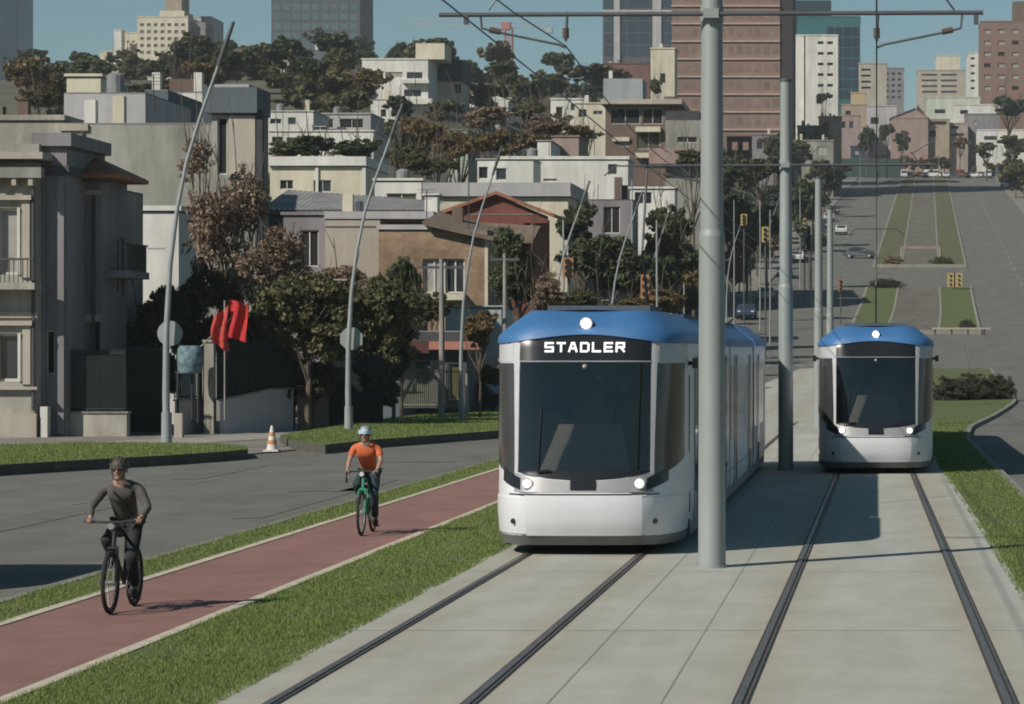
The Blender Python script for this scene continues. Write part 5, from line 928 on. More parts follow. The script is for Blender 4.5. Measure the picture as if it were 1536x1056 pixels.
def cab(root, flip, text=True):
    P = lambda *a, **k: patch(root, *a, flip=flip, **k)
    # white shell: rows of z, columns of s; the windshield is an opening
    send = sy(joints[0] - .25) if not flip else sy(TL - joints[2] - .25)
    S = sorted(set([-send, -sy(4.5), -2.9, -2.4, -2.1, -1.8, -1.6, -1.4, -1.2, -1.08, -.98, -sx(.90), -.6, -.3, 0, .3, .6, sx(.90), .98, 1.08, 1.2, 1.4, 1.6, 1.8, 2.1, 2.4, 2.9, sy(4.5), send])); Z = [.27, .33, .45, .6, .75, .86, .98, 1.15, 1.5, 2.0, 2.4, 2.66, 2.85, 2.98]
    q = MB(); pts = [[flipY(surf(s, z), flip) for s in S] for z in Z]
    q.grid(pts, skip=lambda i, j: Z[i] >= 1.14 and Z[i + 1] <= 2.67 and abs((S[j] + S[j + 1]) / 2) < sx(.90)); q.build('body_shell', t_white, root, smooth=True)
    e = sx(.90)
    P('windshield', t_glass, -e, e, 1.15, 2.66, .004, 18, 14, thick=.004)
    P('cowl', t_black, -e, e, lambda u: 1.03 + .11 * abs(2 * u - 1) ** 2, 1.16, .006, 18, 4)
    P('destination_panel', t_black, -e, e, 2.665, 3.005, .006, 18, 4); P('panel_trim', t_silver, -e, e, 2.645, 2.66, .010, 18, 1)
    for sg in (-1, 1):
        a = lambda v, sg=sg: sg * (sx(.955) + .055 * v ** 1.5); b_ = lambda v, sg=sg: sg * (sy(1.28))
        s0, s1 = (b_, a) if sg < 0 else (a, b_)
        zlo = (lambda u: 1.32 - .24 * u) if sg < 0 else (lambda u: 1.08 + .24 * u)
        P('corner_window', t_sideg, s0, s1, zlo, 2.63, .006, 10, 8)
        # lamp cluster
        s0, s1 = (-sx(1.13), -sx(.86)) if sg < 0 else (sx(.86), sx(1.13))
        P('lamp_housing', t_black, s0, s1, (lambda u, sg=sg: .90 + (.12 * (1 - u) if sg < 0 else .12 * u)), (lambda u, sg=sg: 1.06 + (.16 * (1 - u) if sg < 0 else .16 * u)), .008, 8, 3)
        c = surf(sx(.76) * sg, .985, .02); q = MB(); q.tube([flipY((c[0], c[1] - .0, c[2]), flip), flipY((c[0], c[1] - .025, c[2]), flip)], .076, 20); hl = q.build('headlight', lampr2 if not flip else lampr, root); q = MB(); q.tube([flipY((c[0], c[1] - .026, c[2]), flip), flipY((c[0], c[1] - .036, c[2]), flip)], .044, 20); q.build('lamp_glow', lampm if not flip else dark_in, hl)
        c = surf(sx(.97) * sg, .47, .004); q = MB(); q.tube([flipY(c, flip), flipY((c[0] + .006 * sg, c[1] - .02, c[2]), flip)], .038, 12); q.build('fog_recess', t_under, root)
        # crease panel on the bumper corner
        s0, s1 = (-sy(1.2), -sx(.80)) if sg < 0 else (sx(.80), sy(1.2))
        P('bumper_corner', t_white, (lambda v, s0=s0, sg=sg: s0), (lambda v, s1=s1: s1), .30, .80, .012, 8, 5)
    for sg in (-1, 1):
        pa, pb2 = (lambda v: sx(.905)), (lambda v: sx(.955) + .055 * v ** 1.5 - .004)
        P('pillar', t_pillar, (pa if sg > 0 else (lambda v: -pb2(v))), (pb2 if sg > 0 else (lambda v: -pa(v))), 1.12, 2.98, .005, 3, 8)
        P('upper_corner', t_pillar, *((sx(.96) + .055, sy(1.6)) if sg > 0 else (-sy(1.6), -sx(.96) - .055)), 2.645, 2.93, .006, 10, 2)
    P('silver_band', t_silver, -sx(.95), sx(.95), .872, lambda u: 1.02 + .12 * abs(2 * u - 1) ** 2, .005, 18, 2)
    P('coupler_notch', t_black, -.17, .17, lambda u: .905, lambda u: 1.03, .03, 4, 2, thick=.03)
    P('seam', t_under, -sx(1.02), sx(1.02), .835, .85, .013, 16, 1, thick=.012); P('bumper', t_white, -sx(.80), sx(.80), .28, .828, .014, 14, 6, thick=.014)
    P('front_lip', t_grey, -sy(2.1), sy(2.1), .14, .275, .004, 24, 2)
    P('roof_cap', t_blue, -send, send, lambda u: 3.01 - .105 * ss(abs(2 * u - 1) * send / 1.3), 3.33, .03, 64, 10, thick=.05)
    Sx = [s for s in S if s >= 0]; q = MB(); q.grid([[flipY(surf(-s, 3.33, .03), flip), flipY((0, surf(s, 3.33)[1] - .02, 3.37), flip), flipY(surf(s, 3.33, .03), flip)] for s in Sx]); q.build('roof_skin', t_blue, root)
    c = surf(0, 3.14, .04) + Vector((0, -.06, 0)); q = MB(); q.tube([flipY((0, c[1] + .16, c[2]), flip), flipY((0, c[1] - .02, c[2]), flip)], .088, 20); rl = q.build('roof_lamp', lampr, root); q = MB(); q.tube([flipY((0, c[1] - .021, c[2]), flip), flipY((0, c[1] - .032, c[2]), flip)], .062, 20); q.build('lamp_glow', lampm if not flip else dark_in, rl)
    # interior
    q = MB()
    def bx(*a):
        x0, x1, y0, y1, z0, z1 = a
        if flip: y0, y1 = TL - y1, TL - y0
        q.box(x0, x1, y0, y1, z0, z1)
    bx(-1.2, 1.2, 2.3, 2.4, .5, 2.9); bx(-1.18, 1.18, .9, 2.3, .5, .8); q.build('cab_bulkhead', t_int, root)
    q = MB(); D4 = [(-.66, .50, 1.12), (.62, .50, 1.12), (.46, .85, 1.78), (-.46, .85, 1.78)]; q.face([flipY(p, flip) for p in D4]); q.face([flipY(p, flip) for p in [(-.50, .95, 1.72), (.42, .95, 1.72), (.42, 1.2, 1.70), (-.50, 1.2, 1.70)]]); q.face([flipY(p, flip) for p in [(-.85, .30, 1.12), (.85, .30, 1.12), (.85, 1.2, 1.14), (-.85, 1.2, 1.14)]]); q.build('dashboard', t_int2, root)
    q = MB(); bx(-.28, .28, 1.55, 1.7, 1.0, 2.0); bx(-.25, .25, 1.3, 1.7, .8, 1.0); bx(-.14, .14, 1.56, 1.66, 2.0, 2.22); q.build('driver_seat', t_black, root)
    q = MB(); q.tube([flipY(surf(-.62, 1.14, .03), flip), flipY(surf(-.60, 1.6, .035), flip), flipY(surf(-.58, 2.0, .03), flip)], .012, 6); q.tube([flipY(surf(-.62, 1.14, .03), flip), flipY(surf(-.45, 1.16, .03), flip)], .02, 6); q.build('wiper', t_black, root)
    q = MB(); c = surf(0, 2.58, .01); q.ball(flipY(c, flip), .035, 8, 6); q.build('camera_dot', t_silver, root)
    if text:
        lw, lh, st_ = .128, .140, .027; G_ = {'S': [(0, 2, 1, 2), (0, 1, 1, 1), (0, 0, 1, 0), (0, 1, 0, 2), (1, 0, 1, 1)], 'T': [(0, 2, 1, 2), (.5, 0, .5, 2)], 'A': [(.36, 2, .64, 2), (.16, .7, .84, .7), (0, 0, .36, 2), (1, 0, .64, 2)], 'D': [(0, 2, .8, 2), (0, 0, .8, 0), (0, 0, 0, 2), (1, .25, 1, 1.75)],
              'L': [(0, 0, 0, 2), (0, 0, 1, 0)], 'E': [(0, 0, 0, 2), (0, 2, 1, 2), (0, 1, .9, 1), (0, 0, 1, 0)], 'R': [(0, 0, 0, 2), (0, 2, 1, 2), (0, 1, 1, 1), (1, 1, 1, 2), (.55, 1, 1, 0)]}
        x = -.56; zb0 = 2.775; dp_ = [c_ for c_ in root.children if c_.name.startswith('destination_panel')][0]
        for ch in 'STADLER':
            q = MB()
            for n_, (a, b_, c, d) in enumerate(G_[ch]):
                p0_ = Vector((x + a * (lw - st_) + st_ / 2, zb0 + b_ * (lh - st_) / 2 + st_ / 2)); p1_ = Vector((x + c * (lw - st_) + st_ / 2, zb0 + d * (lh - st_) / 2 + st_ / 2)); t_ = (p1_ - p0_).normalized(); nn = Vector((-t_.y, t_.x)) * st_ / 2; e0, e1 = p0_ - t_ * st_ * .45, p1_ + t_ * st_ * .45; steps = 3
                for k in range(steps):
                    f0, f1 = e0.lerp(e1, k / steps), e0.lerp(e1, (k + 1) / steps)
                    q.face([surf(p.x, p.y, .010 + .0006 * n_) for p in (f0 - nn, f1 - nn, f1 + nn, f0 + nn)])
            x += 1.12 / 7 * 1.018; q.build('letter', led, dp_)
def tram():
    r = thing('tram', 'nearer white tram with blue roof, lit headlights and STADLER destination sign', 'tram', (0, 0, 0), 'blue and white trams')
    cab(r, False); cab(r, True, False)
    # plain modules
    ys = [(joints[0] + .25, joints[1] - .25), (joints[1] + .25, joints[2] - .25)]
    secZ = [(.27, 1.3), (.45, 1.322), (2.7, 1.325), (2.88, 1.32)]; capZ = [(2.875, 1.345), (2.97, 1.34), (3.02, 1.30), (3.12, 1.18), (3.22, 1.05), (3.32, .93), (3.36, .3)]
    for a, c in ys:
        q = MB()
        for sg in (-1, 1): q.grid([[(sg * x, y, z) for y in (a, c)] for z, x in secZ], flip=sg < 0)
        for y in (a, c): q.face([(-x, y, z) for z, x in secZ] + [(x, y, z) for z, x in secZ[::-1]])
        q.build('body_shell', t_white, r); q = MB(); pr = [(-x, z) for z, x in capZ] + [(x, z) for z, x in capZ[::-1]]; q.grid([[(x, y, z) for x, z in pr] for y in (a - .2, c + .2)]); q.build('roof_cap', t_blue, r)
    for j in joints:
        q = MB()
        for k in range(5): y = j - .22 + k * .11; q.box(-1.22 + .04 * (k % 2), 1.22 - .04 * (k % 2), y - .05, y + .05, .35, 2.95)
        q.build('bellows', t_under, r)
    q = MB(); q.box(-1.16, 1.16, 1.0, TL - 1.0, .10, .60); q.build('underframe', t_under, r)
    for y in (3.0, 4.8, 10.4 - .9, 10.4 + .9, 17, 19, 27.6, 29.4):
        q = MB()
        for sg in (-1, 1): q.tube([(sg * .70, y, .30), (sg * .84, y, .30)], .29, 20)
        q.tube([(-.7, y, .3), (.7, y, .3)], .06, 8); q.build('wheelset', t_under, r)
    # side skirts, windows and doors
    def side_box(name, m, y0, y1, z0, z1, d=.006):
        for sg in (-1, 1): q = MB(); x0, x1 = sorted((sg * 1.318, sg * (1.325 + d))); q.box(x0, x1, y0, y1, z0, z1); yield q.build(name, m, r)
    for y0, y1 in ((4.75, 6.5), (7.3, 8.6), (10.2, 11.4), (12.9, 13.55), (14.35, 15.4), (16.9, 18.9), (20.5, 21.4), (23.0, 23.8), (24.6, 26.0), (27.6, 29.8)): list(side_box('side_window', t_sideg if not 16 < y0 < 23.5 else mat('side glass painted sky sheen', (.36, .37, .40), .15, var=.15, scale=.5, spec=.6), y0, y1, 1.15, 2.5))  # middle module panes: grazing sky reflection put into a pale glass colour
    for y0, y1 in ((3.15, 4.45), (8.75, 10.05), (11.5, 12.8), (15.5, 16.8), (21.6, 22.9), (26.1, 27.4)):
        for dm in side_box('door', t_silver, y0, y1, .32, 2.72, .010):
            sg = 1 if sum(v.co.x for v in dm.data.vertices) > 0 else -1
            for k in (0, 1): a = y0 + .08 + k * (y1 - y0) / 2; q = MB(); x0, x1 = sorted((sg * 1.325, sg * 1.341)); q.box(x0, x1, a, a + (y1 - y0) / 2 - .14, .75, 2.55); q.build('door_window', t_sideg, dm)
            q = MB(); x0, x1 = sorted((sg * 1.325, sg * 1.345)); ym = (y0 + y1) / 2; q.box(x0, x1, ym - .018, ym + .018, .34, 2.7); q.build('door_seal', t_under, dm)
    for y0, y1 in ((7.2, 13.6), (14.4, 23.9)): list(side_box('skirt_line', t_grey, y0, y1, .62, .635, .004))
    for sg in (-1, 1):
        q = MB(); q.tube([(sg * 1.30, 1.9, 2.62), (sg * 1.40, 1.85, 2.62)], .03, 8); q.box(*(sorted((sg * 1.38, sg * 1.46))), 1.78, 1.92, 2.55, 2.69); q.build('side_camera', t_black, r)
        q = MB(); q.box(*(sorted((sg * 1.322, sg * 1.335))), 1.95, 2.03, 1.35, 2.45); q.build('handrail', t_black, r); q = MB(); q.box(*(sorted((sg * 1.30, sg * 1.334))), 2.02, 2.16, .5, .78); q.box(*(sorted((sg * 1.29, sg * 1.330))), 2.02, 2.16, .18, .40); q.build('step_slot', t_black, r)
        q = MB(); q.box(*(sorted((sg * 1.20, sg * 1.316))), 2.3, TL - 2.3, .15, .31); q.build('skirt', t_grey, r)
    for bx_ in ((-.74, .74, 2.4, 4.9, 3.34, 3.45), (-.6, .6, 7.3, 13.5, 3.34, 3.40), (-.6, .6, 14.3, 23.8, 3.34, 3.40), (-.6, .6, 24.6, 30.4, 3.34, 3.40)): q = MB(); q.box(*bx_); q.build('roof_box', t_roofg, r)
    for sg in (-1, 1):
        for a_ in ((.80, .90, 7.3, 13.5, 3.27, 3.38), (.80, .90, 14.2, 23.8, 3.27, 3.38)): q = MB(); q.box(*(sorted((sg * a_[0], sg * a_[1]))), *a_[2:]); q.build('roof_rail', t_roofg, r)
    for y in (14.8, 16.4): q = MB(); q.ball((.98, y, 3.28), .085, 10, 8); q.build('roof_vent', t_under, r)
    q = MB(); y = 11.3; q.tube([(0, y + .6, 3.42), (0, y - .9, 4.5), (0, y + .2, 5.95)], .022, 6); q.tube([(-.75, y + .2, 5.85), (-.55, y + .2, 6.02), (.55, y + .2, 6.02), (.75, y + .2, 5.85)], .014, 6); q.box(-.5, .5, y - .3, y + .9, 3.36, 3.44); q.build('pantograph', galv_d, r)
    return r
T1 = tram(); T2 = copy_tree(T1); T1.location = (-4.0, 40.8, .0); T2.location = (-.02, 67.9, .0)
T2['label'] = 'farther tram on the right track, same blue roof with a blank destination panel'
for ch in list(T2.children_recursive):
    if ch.name.startswith('letter'): bpy.data.objects.remove(ch)
# ------------------------------------------------------------------ cyclists
rubber = mat('tyre rubber', (.025, .024, .023), .85, var=.2, scale=20); chrome = mat('alloy', (.45, .45, .46), .35, metal=.8, var=.05)
skin_m = mat('skin', (.34, .21, .155), .55, var=.06, scale=8)
def torus(q, c, R_, r_, n=40, m=8, mi=0):
    q.grid([[(c[0] + r_ * math.sin(2 * PI * j / m), c[1] + (R_ + r_ * math.cos(2 * PI * j / m)) * math.cos(2 * PI * i / n), c[2] + (R_ + r_ * math.cos(2 * PI * j / m)) * math.sin(2 * PI * i / n)) for j in range(m + 1)] for i in range(n + 1)], mi)
def bicycle(label, X, D, fm, drop=False):
    r = thing('bicycle', label, 'bicycle', (X, D + .52, .0)); WR = .335
    def wheel(y):
        q = MB(); torus(q, (0, y, WR), WR - .022, .024); t = q.build('wheel', rubber, r, smooth=True)
        q = MB(); torus(q, (0, y, WR), WR - .052, .013, 40, 6); q.build('rim', chrome if drop else t_black, t, smooth=True)
        q = MB(); q.tube([(-.05, y, WR), (.05, y, WR)], .022, 10)
        for k in range(24): a = 2 * PI * k / 24; s_ = (-1) ** k; q.tube([(s_ * .035, y + .02 * math.cos(a + .8), WR + .02 * math.sin(a + .8)), (0, y + (WR - .06) * math.cos(a), WR + (WR - .06) * math.sin(a))], .0022, 4, cap=False)
        q.build('spokes', chrome, t)
    wheel(-.52); wheel(.52)
    bb = Vector((0, .07, .285)); st = Vector((0, .19, .80)); ht = Vector((0, -.33, .86)); hb = Vector((0, -.37, .70)); q = MB()
    q.tube([bb, st], .019, 8); q.tube([hb, bb], .023, 8); q.tube([ht, st], .018, 8); q.tube([ht, hb], .024, 8)
    for s_ in (-1, 1): q.tube([(s_ * .05, .52, WR), (s_ * .03, .09, .285)], .011, 6); q.tube([(s_ * .05, .52, WR), (s_ * .02, .19, .78)], .010, 6)
    q.build('frame', fm, r, smooth=True); q = MB()
    for s_ in (-1, 1): q.tube([(s_ * .055, -.52, WR), (s_ * .055, -.44, .66), (s_ * .03, -.375, .70)], [.014, .018, .02], 8)
    q.tube([(-.055, -.40, .69), (.055, -.40, .69)], .02, 8); q.build('fork', t_black if not drop else fm, r)
    q = MB(); q.tube([ht, (0, -.36, .94), (0, -.41, .97)], .016, 8)
    if drop: q.tube([(-.22, -.50, .80), (-.22, -.56, .88), (-.22, -.50, .96), (-.20, -.42, .97), (.20, -.42, .97), (.22, -.50, .96), (.22, -.56, .88), (.22, -.50, .80)], .014, 8)
    else: q.tube([(-.31, -.36, .98), (-.1, -.41, .97), (.1, -.41, .97), (.31, -.36, .98)], .014, 8)
    hbm = q.build('handlebar', mat('matt bar', (.03, .03, .03), .7), r)
    for s_ in (-1, 1): q = MB(); q.tube([(s_ * .31, -.36, .98), (s_ * .20, -.385, .977)] if not drop else [(s_ * .22, -.44, .965), (s_ * .22, -.54, .955)], .019, 8); q.build('grip', rubber, hbm)
    q = MB(); q.tube([st, (0, .21, .89)], .014, 8); q.build('seat_post', chrome, r)
    q = MB(); q.ball((0, .24, .91), .1, 12, 8, (.75, 1.3, .35)); q.ball((0, .12, .91), .06, 10, 6, (.5, 1.6, .4)); q.build('saddle', t_black, r, smooth='full')
    q = MB(); torus(q, (.05, bb.y, bb.z), .085, .006, 24, 5); q.tube([(-.07, bb.y, bb.z), (.07, bb.y, bb.z)], .02, 8); q.tube([(.07, bb.y, bb.z), (.08, bb.y + .03, bb.z - .17)], .011, 6); q.tube([(-.07, bb.y, bb.z), (-.08, bb.y - .03, bb.z + .17)], .011, 6); cr = q.build('crankset', t_silver, r)
    for s_ in (-1, 1): q = MB(); z = bb.z - .17 * s_; y = bb.y + .03 * s_; q.box(min(s_ * .085, s_ * .17), max(s_ * .085, s_ * .17), y - .04, y + .04, z - .011, z + .011); q.build('pedal', t_black, cr)
    q = MB(); q.tube([(.05, bb.y, bb.z + .086), (.05, .52, WR + .03)], .005, 4); q.tube([(.05, bb.y, bb.z - .086), (.05, .5, WR - .03)], .005, 4); q.build('chain', t_under, r)
    q = MB(); q.tube([(0, -.44, .93), (0, -.50, .93)], .035, 12); q.build('front_lamp', W_white if drop else chrome, r)
    return r
def skinned(name, verts, edges, radii, roots, m, parent, sub=2):
    me = bpy.data.meshes.new(name); me.from_pydata(verts, edges, []); o = link(name, me, parent); me.materials.append(m)
    md = o.modifiers.new('skin', 'SKIN'); md.use_smooth_shade = True
    lay = me.skin_vertices[0].data if me.skin_vertices else None
    if lay is None:
        bpy.context.view_layer.objects.active = o; import bmesh; bm = bmesh.new(); bm.from_mesh(me); bm.verts.layers.skin.verify(); bm.to_mesh(me); bm.free(); lay = me.skin_vertices[0].data
    for i, r_ in enumerate(radii): lay[i].radius = (r_, r_) if not isinstance(r_, tuple) else r_; lay[i].use_root = i in roots
    s_ = o.modifiers.new('sub', 'SUBSURF'); s_.levels = sub; s_.render_levels = sub; return o
def rider(label, X, D, shirt, sleeve_long, pants, helmet_c, shoe_c, drop, glasses=True, slung=False, long_pants=False):
    r = thing('person', label, 'person', (X, D + .52, 0)); V = []; E = []; Rd = []
    def v(p, rad, frm=None):
        V.append(p); Rd.append(rad)
        if frm is not None: E.append((frm, len(V) - 1))
        return len(V) - 1
    fw = -.04 if drop else 0
    pel = (0, .21, .97); waist = (0, .13, 1.10); chest = (0, .00 + fw, 1.27); sho = (0, -.06 + fw, 1.37); neck = (0, -.11 + fw, 1.45); head = (0, -.15 + fw, 1.545); hand_y = -.36 if not drop else -.50; hx = .265 if not drop else .22; hz = 1.005 if not drop else .985
    a = v(pel, (.135, .115)); b_ = v(waist, (.125, .10), a); c = v(chest, (.155, .115), b_); d = v(sho, (.11, .085), c); e = v(neck, .052, d); f = v((head[0], head[1] + .02, head[2] - .035), .066, e); g_ = v((head[0], head[1], head[2] + .04), .084, f)
    J = {}
    for s_ in (-1, 1):
        J[s_] = sh, el, wr, ha = (s_ * .19, -.04 + fw, 1.345), (s_ * (.315 if not drop else .245), -.13 + fw, 1.14 if not drop else 1.16), (s_ * (hx + .01), hand_y + .065, hz + .03), (s_ * hx, hand_y + .01, hz + .022)
        i = v(sh, .058, d); j = v(tuple((np.array(sh) + np.array(el)) / 2), .047, i); i = v(el, .037, j); j = v(tuple((np.array(el) + np.array(wr)) / 2), .036, i); i = v(wr, .024, j); i = v(ha, (.032, .022), i)
    K = {}
    for s_, kn, an in ((-1, (-.125, -.20, .79), (-.115, .07, .55)), (1, (.125, -.10, .585), (.115, .14, .205))):
        hp = (s_ * .09, .20, .925); K[s_] = hp, kn, an; i = v(hp, .085, a); j = v(tuple(np.array(hp) * .55 + np.array(kn) * .45), .075, i); i = v(kn, .053, j); j = v(tuple(np.array(kn) * .62 + np.array(an) * .38), .052, i); i = v(an, .034, j); i = v((an[0], an[1] - .10, an[2] - .055), .03, i)
    roots = {0}
    for s_ in (-1, 1):   # five fingers curled round the grip
        for k in range(4):
            x0 = s_ * (hx + .027 - k * .018); L = [1, 1.08, 1.0, .8][3 - k]; i0 = v((x0, hand_y + .012, hz + .016), .0095); roots.add(i0); i = v((x0, hand_y - .028 * L, hz + .012), .009, i0); i = v((x0, hand_y - .036 * L, hz - .014), .0085, i); i = v((x0, hand_y - .012, hz - .028), .0075, i)
        i0 = v((s_ * (hx - .03), hand_y + .02, hz + .012), .011); roots.add(i0); i = v((s_ * (hx - .045), hand_y + .015, hz - .012), .010, i0); i = v((s_ * (hx - .045), hand_y - .012, hz - .026), .0085, i)
    body = skinned('body', V, E, Rd, roots, skin_m, r)
    # clothing follows the body with slightly larger radii
    V2 = [pel[:2] + (1.0,), waist, chest, sho, (neck[0], neck[1] + .012, neck[2] - .035)]; E2 = [(0, 1), (1, 2), (2, 3), (3, 4)]; R2 = [(.145, .125), (.14, .112), (.170, .128), (.125, .098), .062]
    for s_ in (-1, 1):
        sh, el, wr, ha = J[s_]; i = len(V2); V2.append(sh); E2.append((3, i)); R2.append(.070); mid = tuple((np.array(sh) + np.array(el)) / 2); V2.append(mid); E2.append((i, i + 1)); R2.append(.058)
        if sleeve_long: V2 += [el, tuple(np.array(el) * .5 + np.array(wr) * .5), tuple(np.array(wr) * .92 + np.array(el) * .08)]; E2 += [(i + 1, i + 2), (i + 2, i + 3), (i + 3, i + 4)]; R2 += [.047, .044, .033]
        else: V2.append(tuple(np.array(sh) * .25 + np.array(el) * .75)); E2.append((i + 1, i + 2)); R2.append(.056)
    skinned('jersey', V2, E2, R2, {0}, shirt, r)
    V3 = [pel]; E3 = []; R3 = [(.148, .128)]
    for s_ in (-1, 1):
        hp, kn, an = K[s_]; hp, kn, an = map(np.array, (hp, kn, an)); i = len(V3); V3 += [tuple(hp), tuple(hp * .5 + kn * .5), tuple(hp * .15 + kn * .85)]; E3 += [(0, i), (i, i + 1), (i + 1, i + 2)]; R3 += [.096, .084, .066]
        if long_pants: V3 += [tuple(kn + np.array([0, -.012, .006])), tuple(kn * .85 + an * .15), tuple(kn * .5 + an * .5), tuple(kn * .12 + an * .88)]; E3 += [(i + 2, i + 3), (i + 3, i + 4), (i + 4, i + 5), (i + 5, i + 6)]; R3 += [.080, .070, .062, .047]
    skinned('trousers' if long_pants else 'shorts', V3, E3, R3, {0}, pants, r)
    for s_ in (-1, 1):
        hp, kn, an = K[s_]; q = MB(); ax, ay, az_ = an; rot = Matrix.Rotation(R(-24), 3, 'X'); 
        q.ball((0, -.06, -.045), .05, 12, 8, (.85, 2.5, .72)); q.ball((0, .02, -.02), .048, 10, 8, (.85, 1.1, 1.0)); q.box(-.038, .038, -.17, .05, -.088, -.072)
        q.v = [tuple(rot @ Vector(p) + Vector((ax, ay - .01, az_))) for p in q.v]; q.build('shoe', shoe_c, r, smooth='full')
        if not long_pants: q = MB(); q.tube([tuple(np.array(an) * 1.0), tuple(np.array(an) * .75 + np.array(kn) * .25)], [.042, .055], 12); q.build('sock', shoe_c, r, smooth=True)
    hx_c, hy, hz_ = head; q = MB(); rows = []
    for i in range(9):
        th = PI * .56 * i / 8; rows.append([(hx_c + .108 * math.sin(th) * math.cos(2 * PI * k / 18), hy + .025 + .138 * math.sin(th) * math.sin(2 * PI * k / 18), hz_ + .055 + .105 * math.cos(th) - (.012 if i == 8 else 0)) for k in range(19)])
    q.grid(rows, flip=True); hm = q.build('helmet', helmet_c, r, smooth='full')
    for k in range(-2, 3): q = MB(); q.tube([(k * .034, hy - .085, hz_ + .108 - abs(k) * .006), (k * .037, hy - .02, hz_ + .160 - abs(k) * .012), (k * .036, hy + .10, hz_ + .143 - abs(k) * .012)], .010, 6); q.build('helmet_vent', rubber, hm)
    q = MB()
    for s_ in (-1, 1): q.tube([(s_ * .082, hy + .01, hz_ + .04), (s_ * .055, hy - .05, hz_ - .085), (0, hy - .06, hz_ - .105)], .006, 5)
    q.build('chin_strap', rubber, hm)
    q = MB(); q.ball((0, hy - .098, hz_ - .005), .017, 8, 6, (.8, 1, 1.5)); q.ball((-.088, hy + .01, hz_), .02, 8, 6, (.4, .8, 1.5)); q.ball((.088, hy + .01, hz_), .02, 8, 6, (.4, .8, 1.5)); q.ball((0, hy - .07, hz_ - .075), .03, 8, 6, (1, .7, .6)); q.build('nose_ears_chin', skin_m, r, smooth='full')
    q = MB(); q.box(-.022, .022, hy - .096, hy - .088, hz_ - .052, hz_ - .045); q.build('mouth', mat('lips', (.25, .09, .08), .6), r)
    if glasses:
        q = MB()
        for s_ in (-1, 1): q.ball((s_ * .033, hy - .088, hz_ + .022), .028, 10, 6, (1, .35, .62))
        q.tube([(-.083, hy, hz_ + .028), (-.06, hy - .075, hz_ + .028), (.06, hy - .075, hz_ + .028), (.083, hy, hz_ + .028)], .004, 5); q.build('sunglasses', rubber, r, smooth='full')
    if slung:
        q = MB(); q.tube([(-.12, -.10, 1.385), (-.05, -.135, 1.30), (.06, -.12, 1.18), (.13, -.02, 1.06)], .016, 6); q.build('shoulder_strap', t_black, r)
    return r
grey_j = mat('charcoal jersey', (.085, .083, .075), .9, var=.25, scale=12); orange_j = mat('orange jersey', (.55, .13, .05), .8, var=.15, scale=8); black_s = mat('black shorts', (.018, .02, .022), .85, var=.3, scale=14); navy_p = mat('dark teal trousers', (.02, .04, .048), .85, var=.3, scale=12)
brown_s = mat('brown shorts', (.045, .035, .03), .9, var=.3, scale=10)
greenf = mat('green bicycle paint', (.02, .20, .12), .4, var=.1); blackf = mat('black bicycle paint', (.025, .024, .024), .4, var=.2); helm_g = mat('grey helmet', (.06, .05, .045), .6, var=.2, scale=15); helm_w = mat('pale blue helmet', (.36, .46, .52), .5, var=.2, scale=15); shoe_d = mat('dark shoe', (.03, .03, .03), .8); shoe_g = mat('grey shoe', (.16, .15, .14), .8)
b1 = bicycle('black mountain bicycle ridden on the red path at the lower left', -8.15, 31.9, blackf); r1 = rider('cyclist in long sleeved charcoal jersey and dark helmet, nearer rider on the red path', -8.15, 31.9, grey_j, True, black_s, helm_g, shoe_d, False, True, True, True)
b2 = bicycle('green road bicycle under the rider in the orange shirt', -7.80, 45.4, greenf, True); r2 = rider('cyclist in orange jersey and pale helmet farther along the red path', -7.80, 45.4, orange_j, False, navy_p, helm_w, shoe_d, True, True, False, True)

for o in (r1, r2): o.scale = (.98, .98, .975)

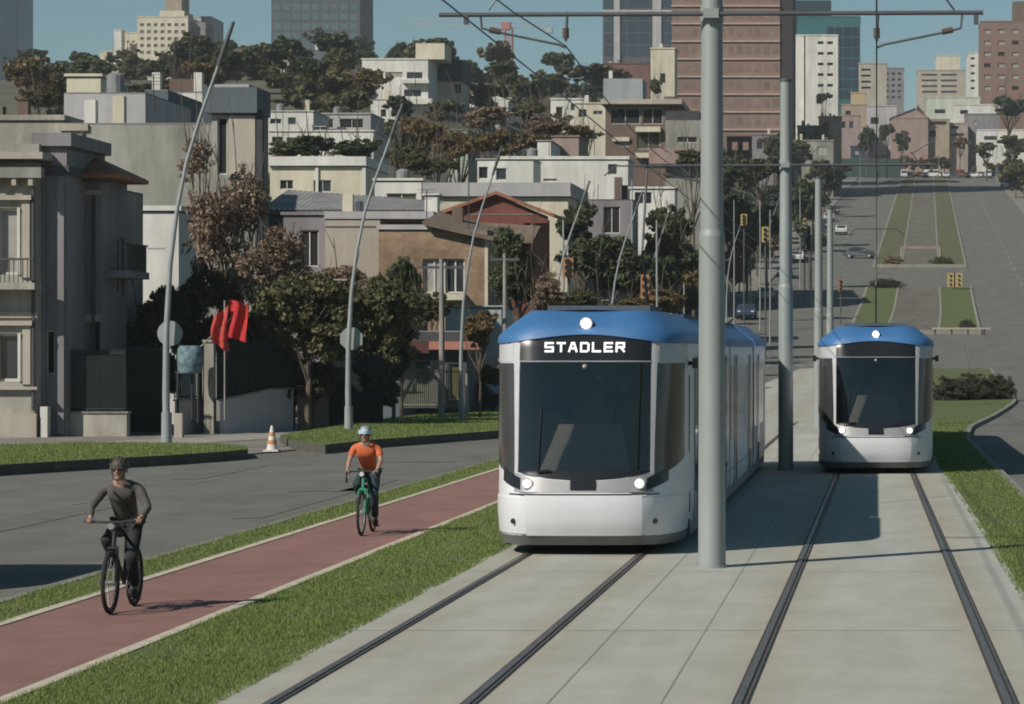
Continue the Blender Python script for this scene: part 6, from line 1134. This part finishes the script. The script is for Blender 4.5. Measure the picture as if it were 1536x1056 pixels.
# ------------------------------------------------------------------ air: one closed box of even, thin haze round the scene
q = MB(); q.box(-900, 600, -70, 1500, -6, 190); hz = q.build('haze', []) ; stuff(hz); hz.data.materials.clear()
hm = bpy.data.materials.new('haze'); hm.use_nodes = True; n = hm.node_tree.nodes; n.remove(n['Principled BSDF']); pv_ = n.new('ShaderNodeVolumePrincipled'); pv_.inputs['Color'].default_value = (.90, .95, .96, 1); pv_.inputs['Density'].default_value = .00018; pv_.inputs['Anisotropy'].default_value = .2
hm.node_tree.links.new(pv_.outputs[0], n['Material Output'].inputs['Volume']); hz.data.materials.append(hm)
tag(hz, 'thin blue haze lying over the whole avenue and hill', 'haze')

# ------------------------------------------------------------------ labels of the many loose trees: each is told by its colour and the nearest building
def pxy(o, up=0): l = o.location; return 1315 + l.x * F / l.y, 526 - (l.z + up - H) * F / l.y
refs = [(o, *pxy(o, 0)) for o in C.objects if o.parent is None and o.get('category') in ('house', 'building', 'apartments', 'shop', 'tower block', 'chimney')]
refs = [(o, x + (o['dims'][0] / 2) * F / o.location.y, y - (o['dims'][2]) * F / o.location.y) for o, x, y in refs if 'dims' in o.keys()]
used = {}; colw = {'dark': 'dark green', 'olive': 'olive green', 'brown': 'dry brown', 'autumn': 'russet', 'grey': 'grey green', 'bushgrey': 'grey'}
ordw = ['', 'wider ', 'lower ', 'smaller ', 'taller ', 'leaning ', 'darker ', 'rounder ', 'thinner ', 'bushier ', 'fuller ', 'looser ']
for o in [o for o in C.objects if o.get('category') == 'tree' and o.get('group')]:
    cr_ = [c for c in o.children if c.name.startswith('crown')][0]; kd = [k for k, m in LM.items() if m == cr_.data.materials[0]][0]
    x, y = pxy(o, cr_.location.z); best = min(refs, key=lambda t: (t[1] - x) ** 2 + 1.5 * (t[2] - y) ** 2)
    dx, dy = x - best[1], y - best[2]; rel = ('left of' if dx < 0 else 'right of') if abs(dx) > abs(dy) else ('above' if dy < 0 else 'below'); nm = ' '.join(best[0]['label'].split()[:7])
    while nm.split()[-1] in ('the', 'a', 'and', 'with', 'of', 'at', 'one', 'two', 'to', 'in', 'by', 'on', 'behind', 'under', 'below', 'before', 'between', 'its', 'beside', 'above', 'right', 'left', 'wide', 'dark', 'long', 'small', 'big'): nm = ' '.join(nm.split()[:-1])
    base = '%s tree ' + rel + ' the ' + nm; k = used.get((kd, base), 0); used[(kd, base)] = k + 1
    o['label'] = (ordw[min(k, 11)] + base % colw[kd])
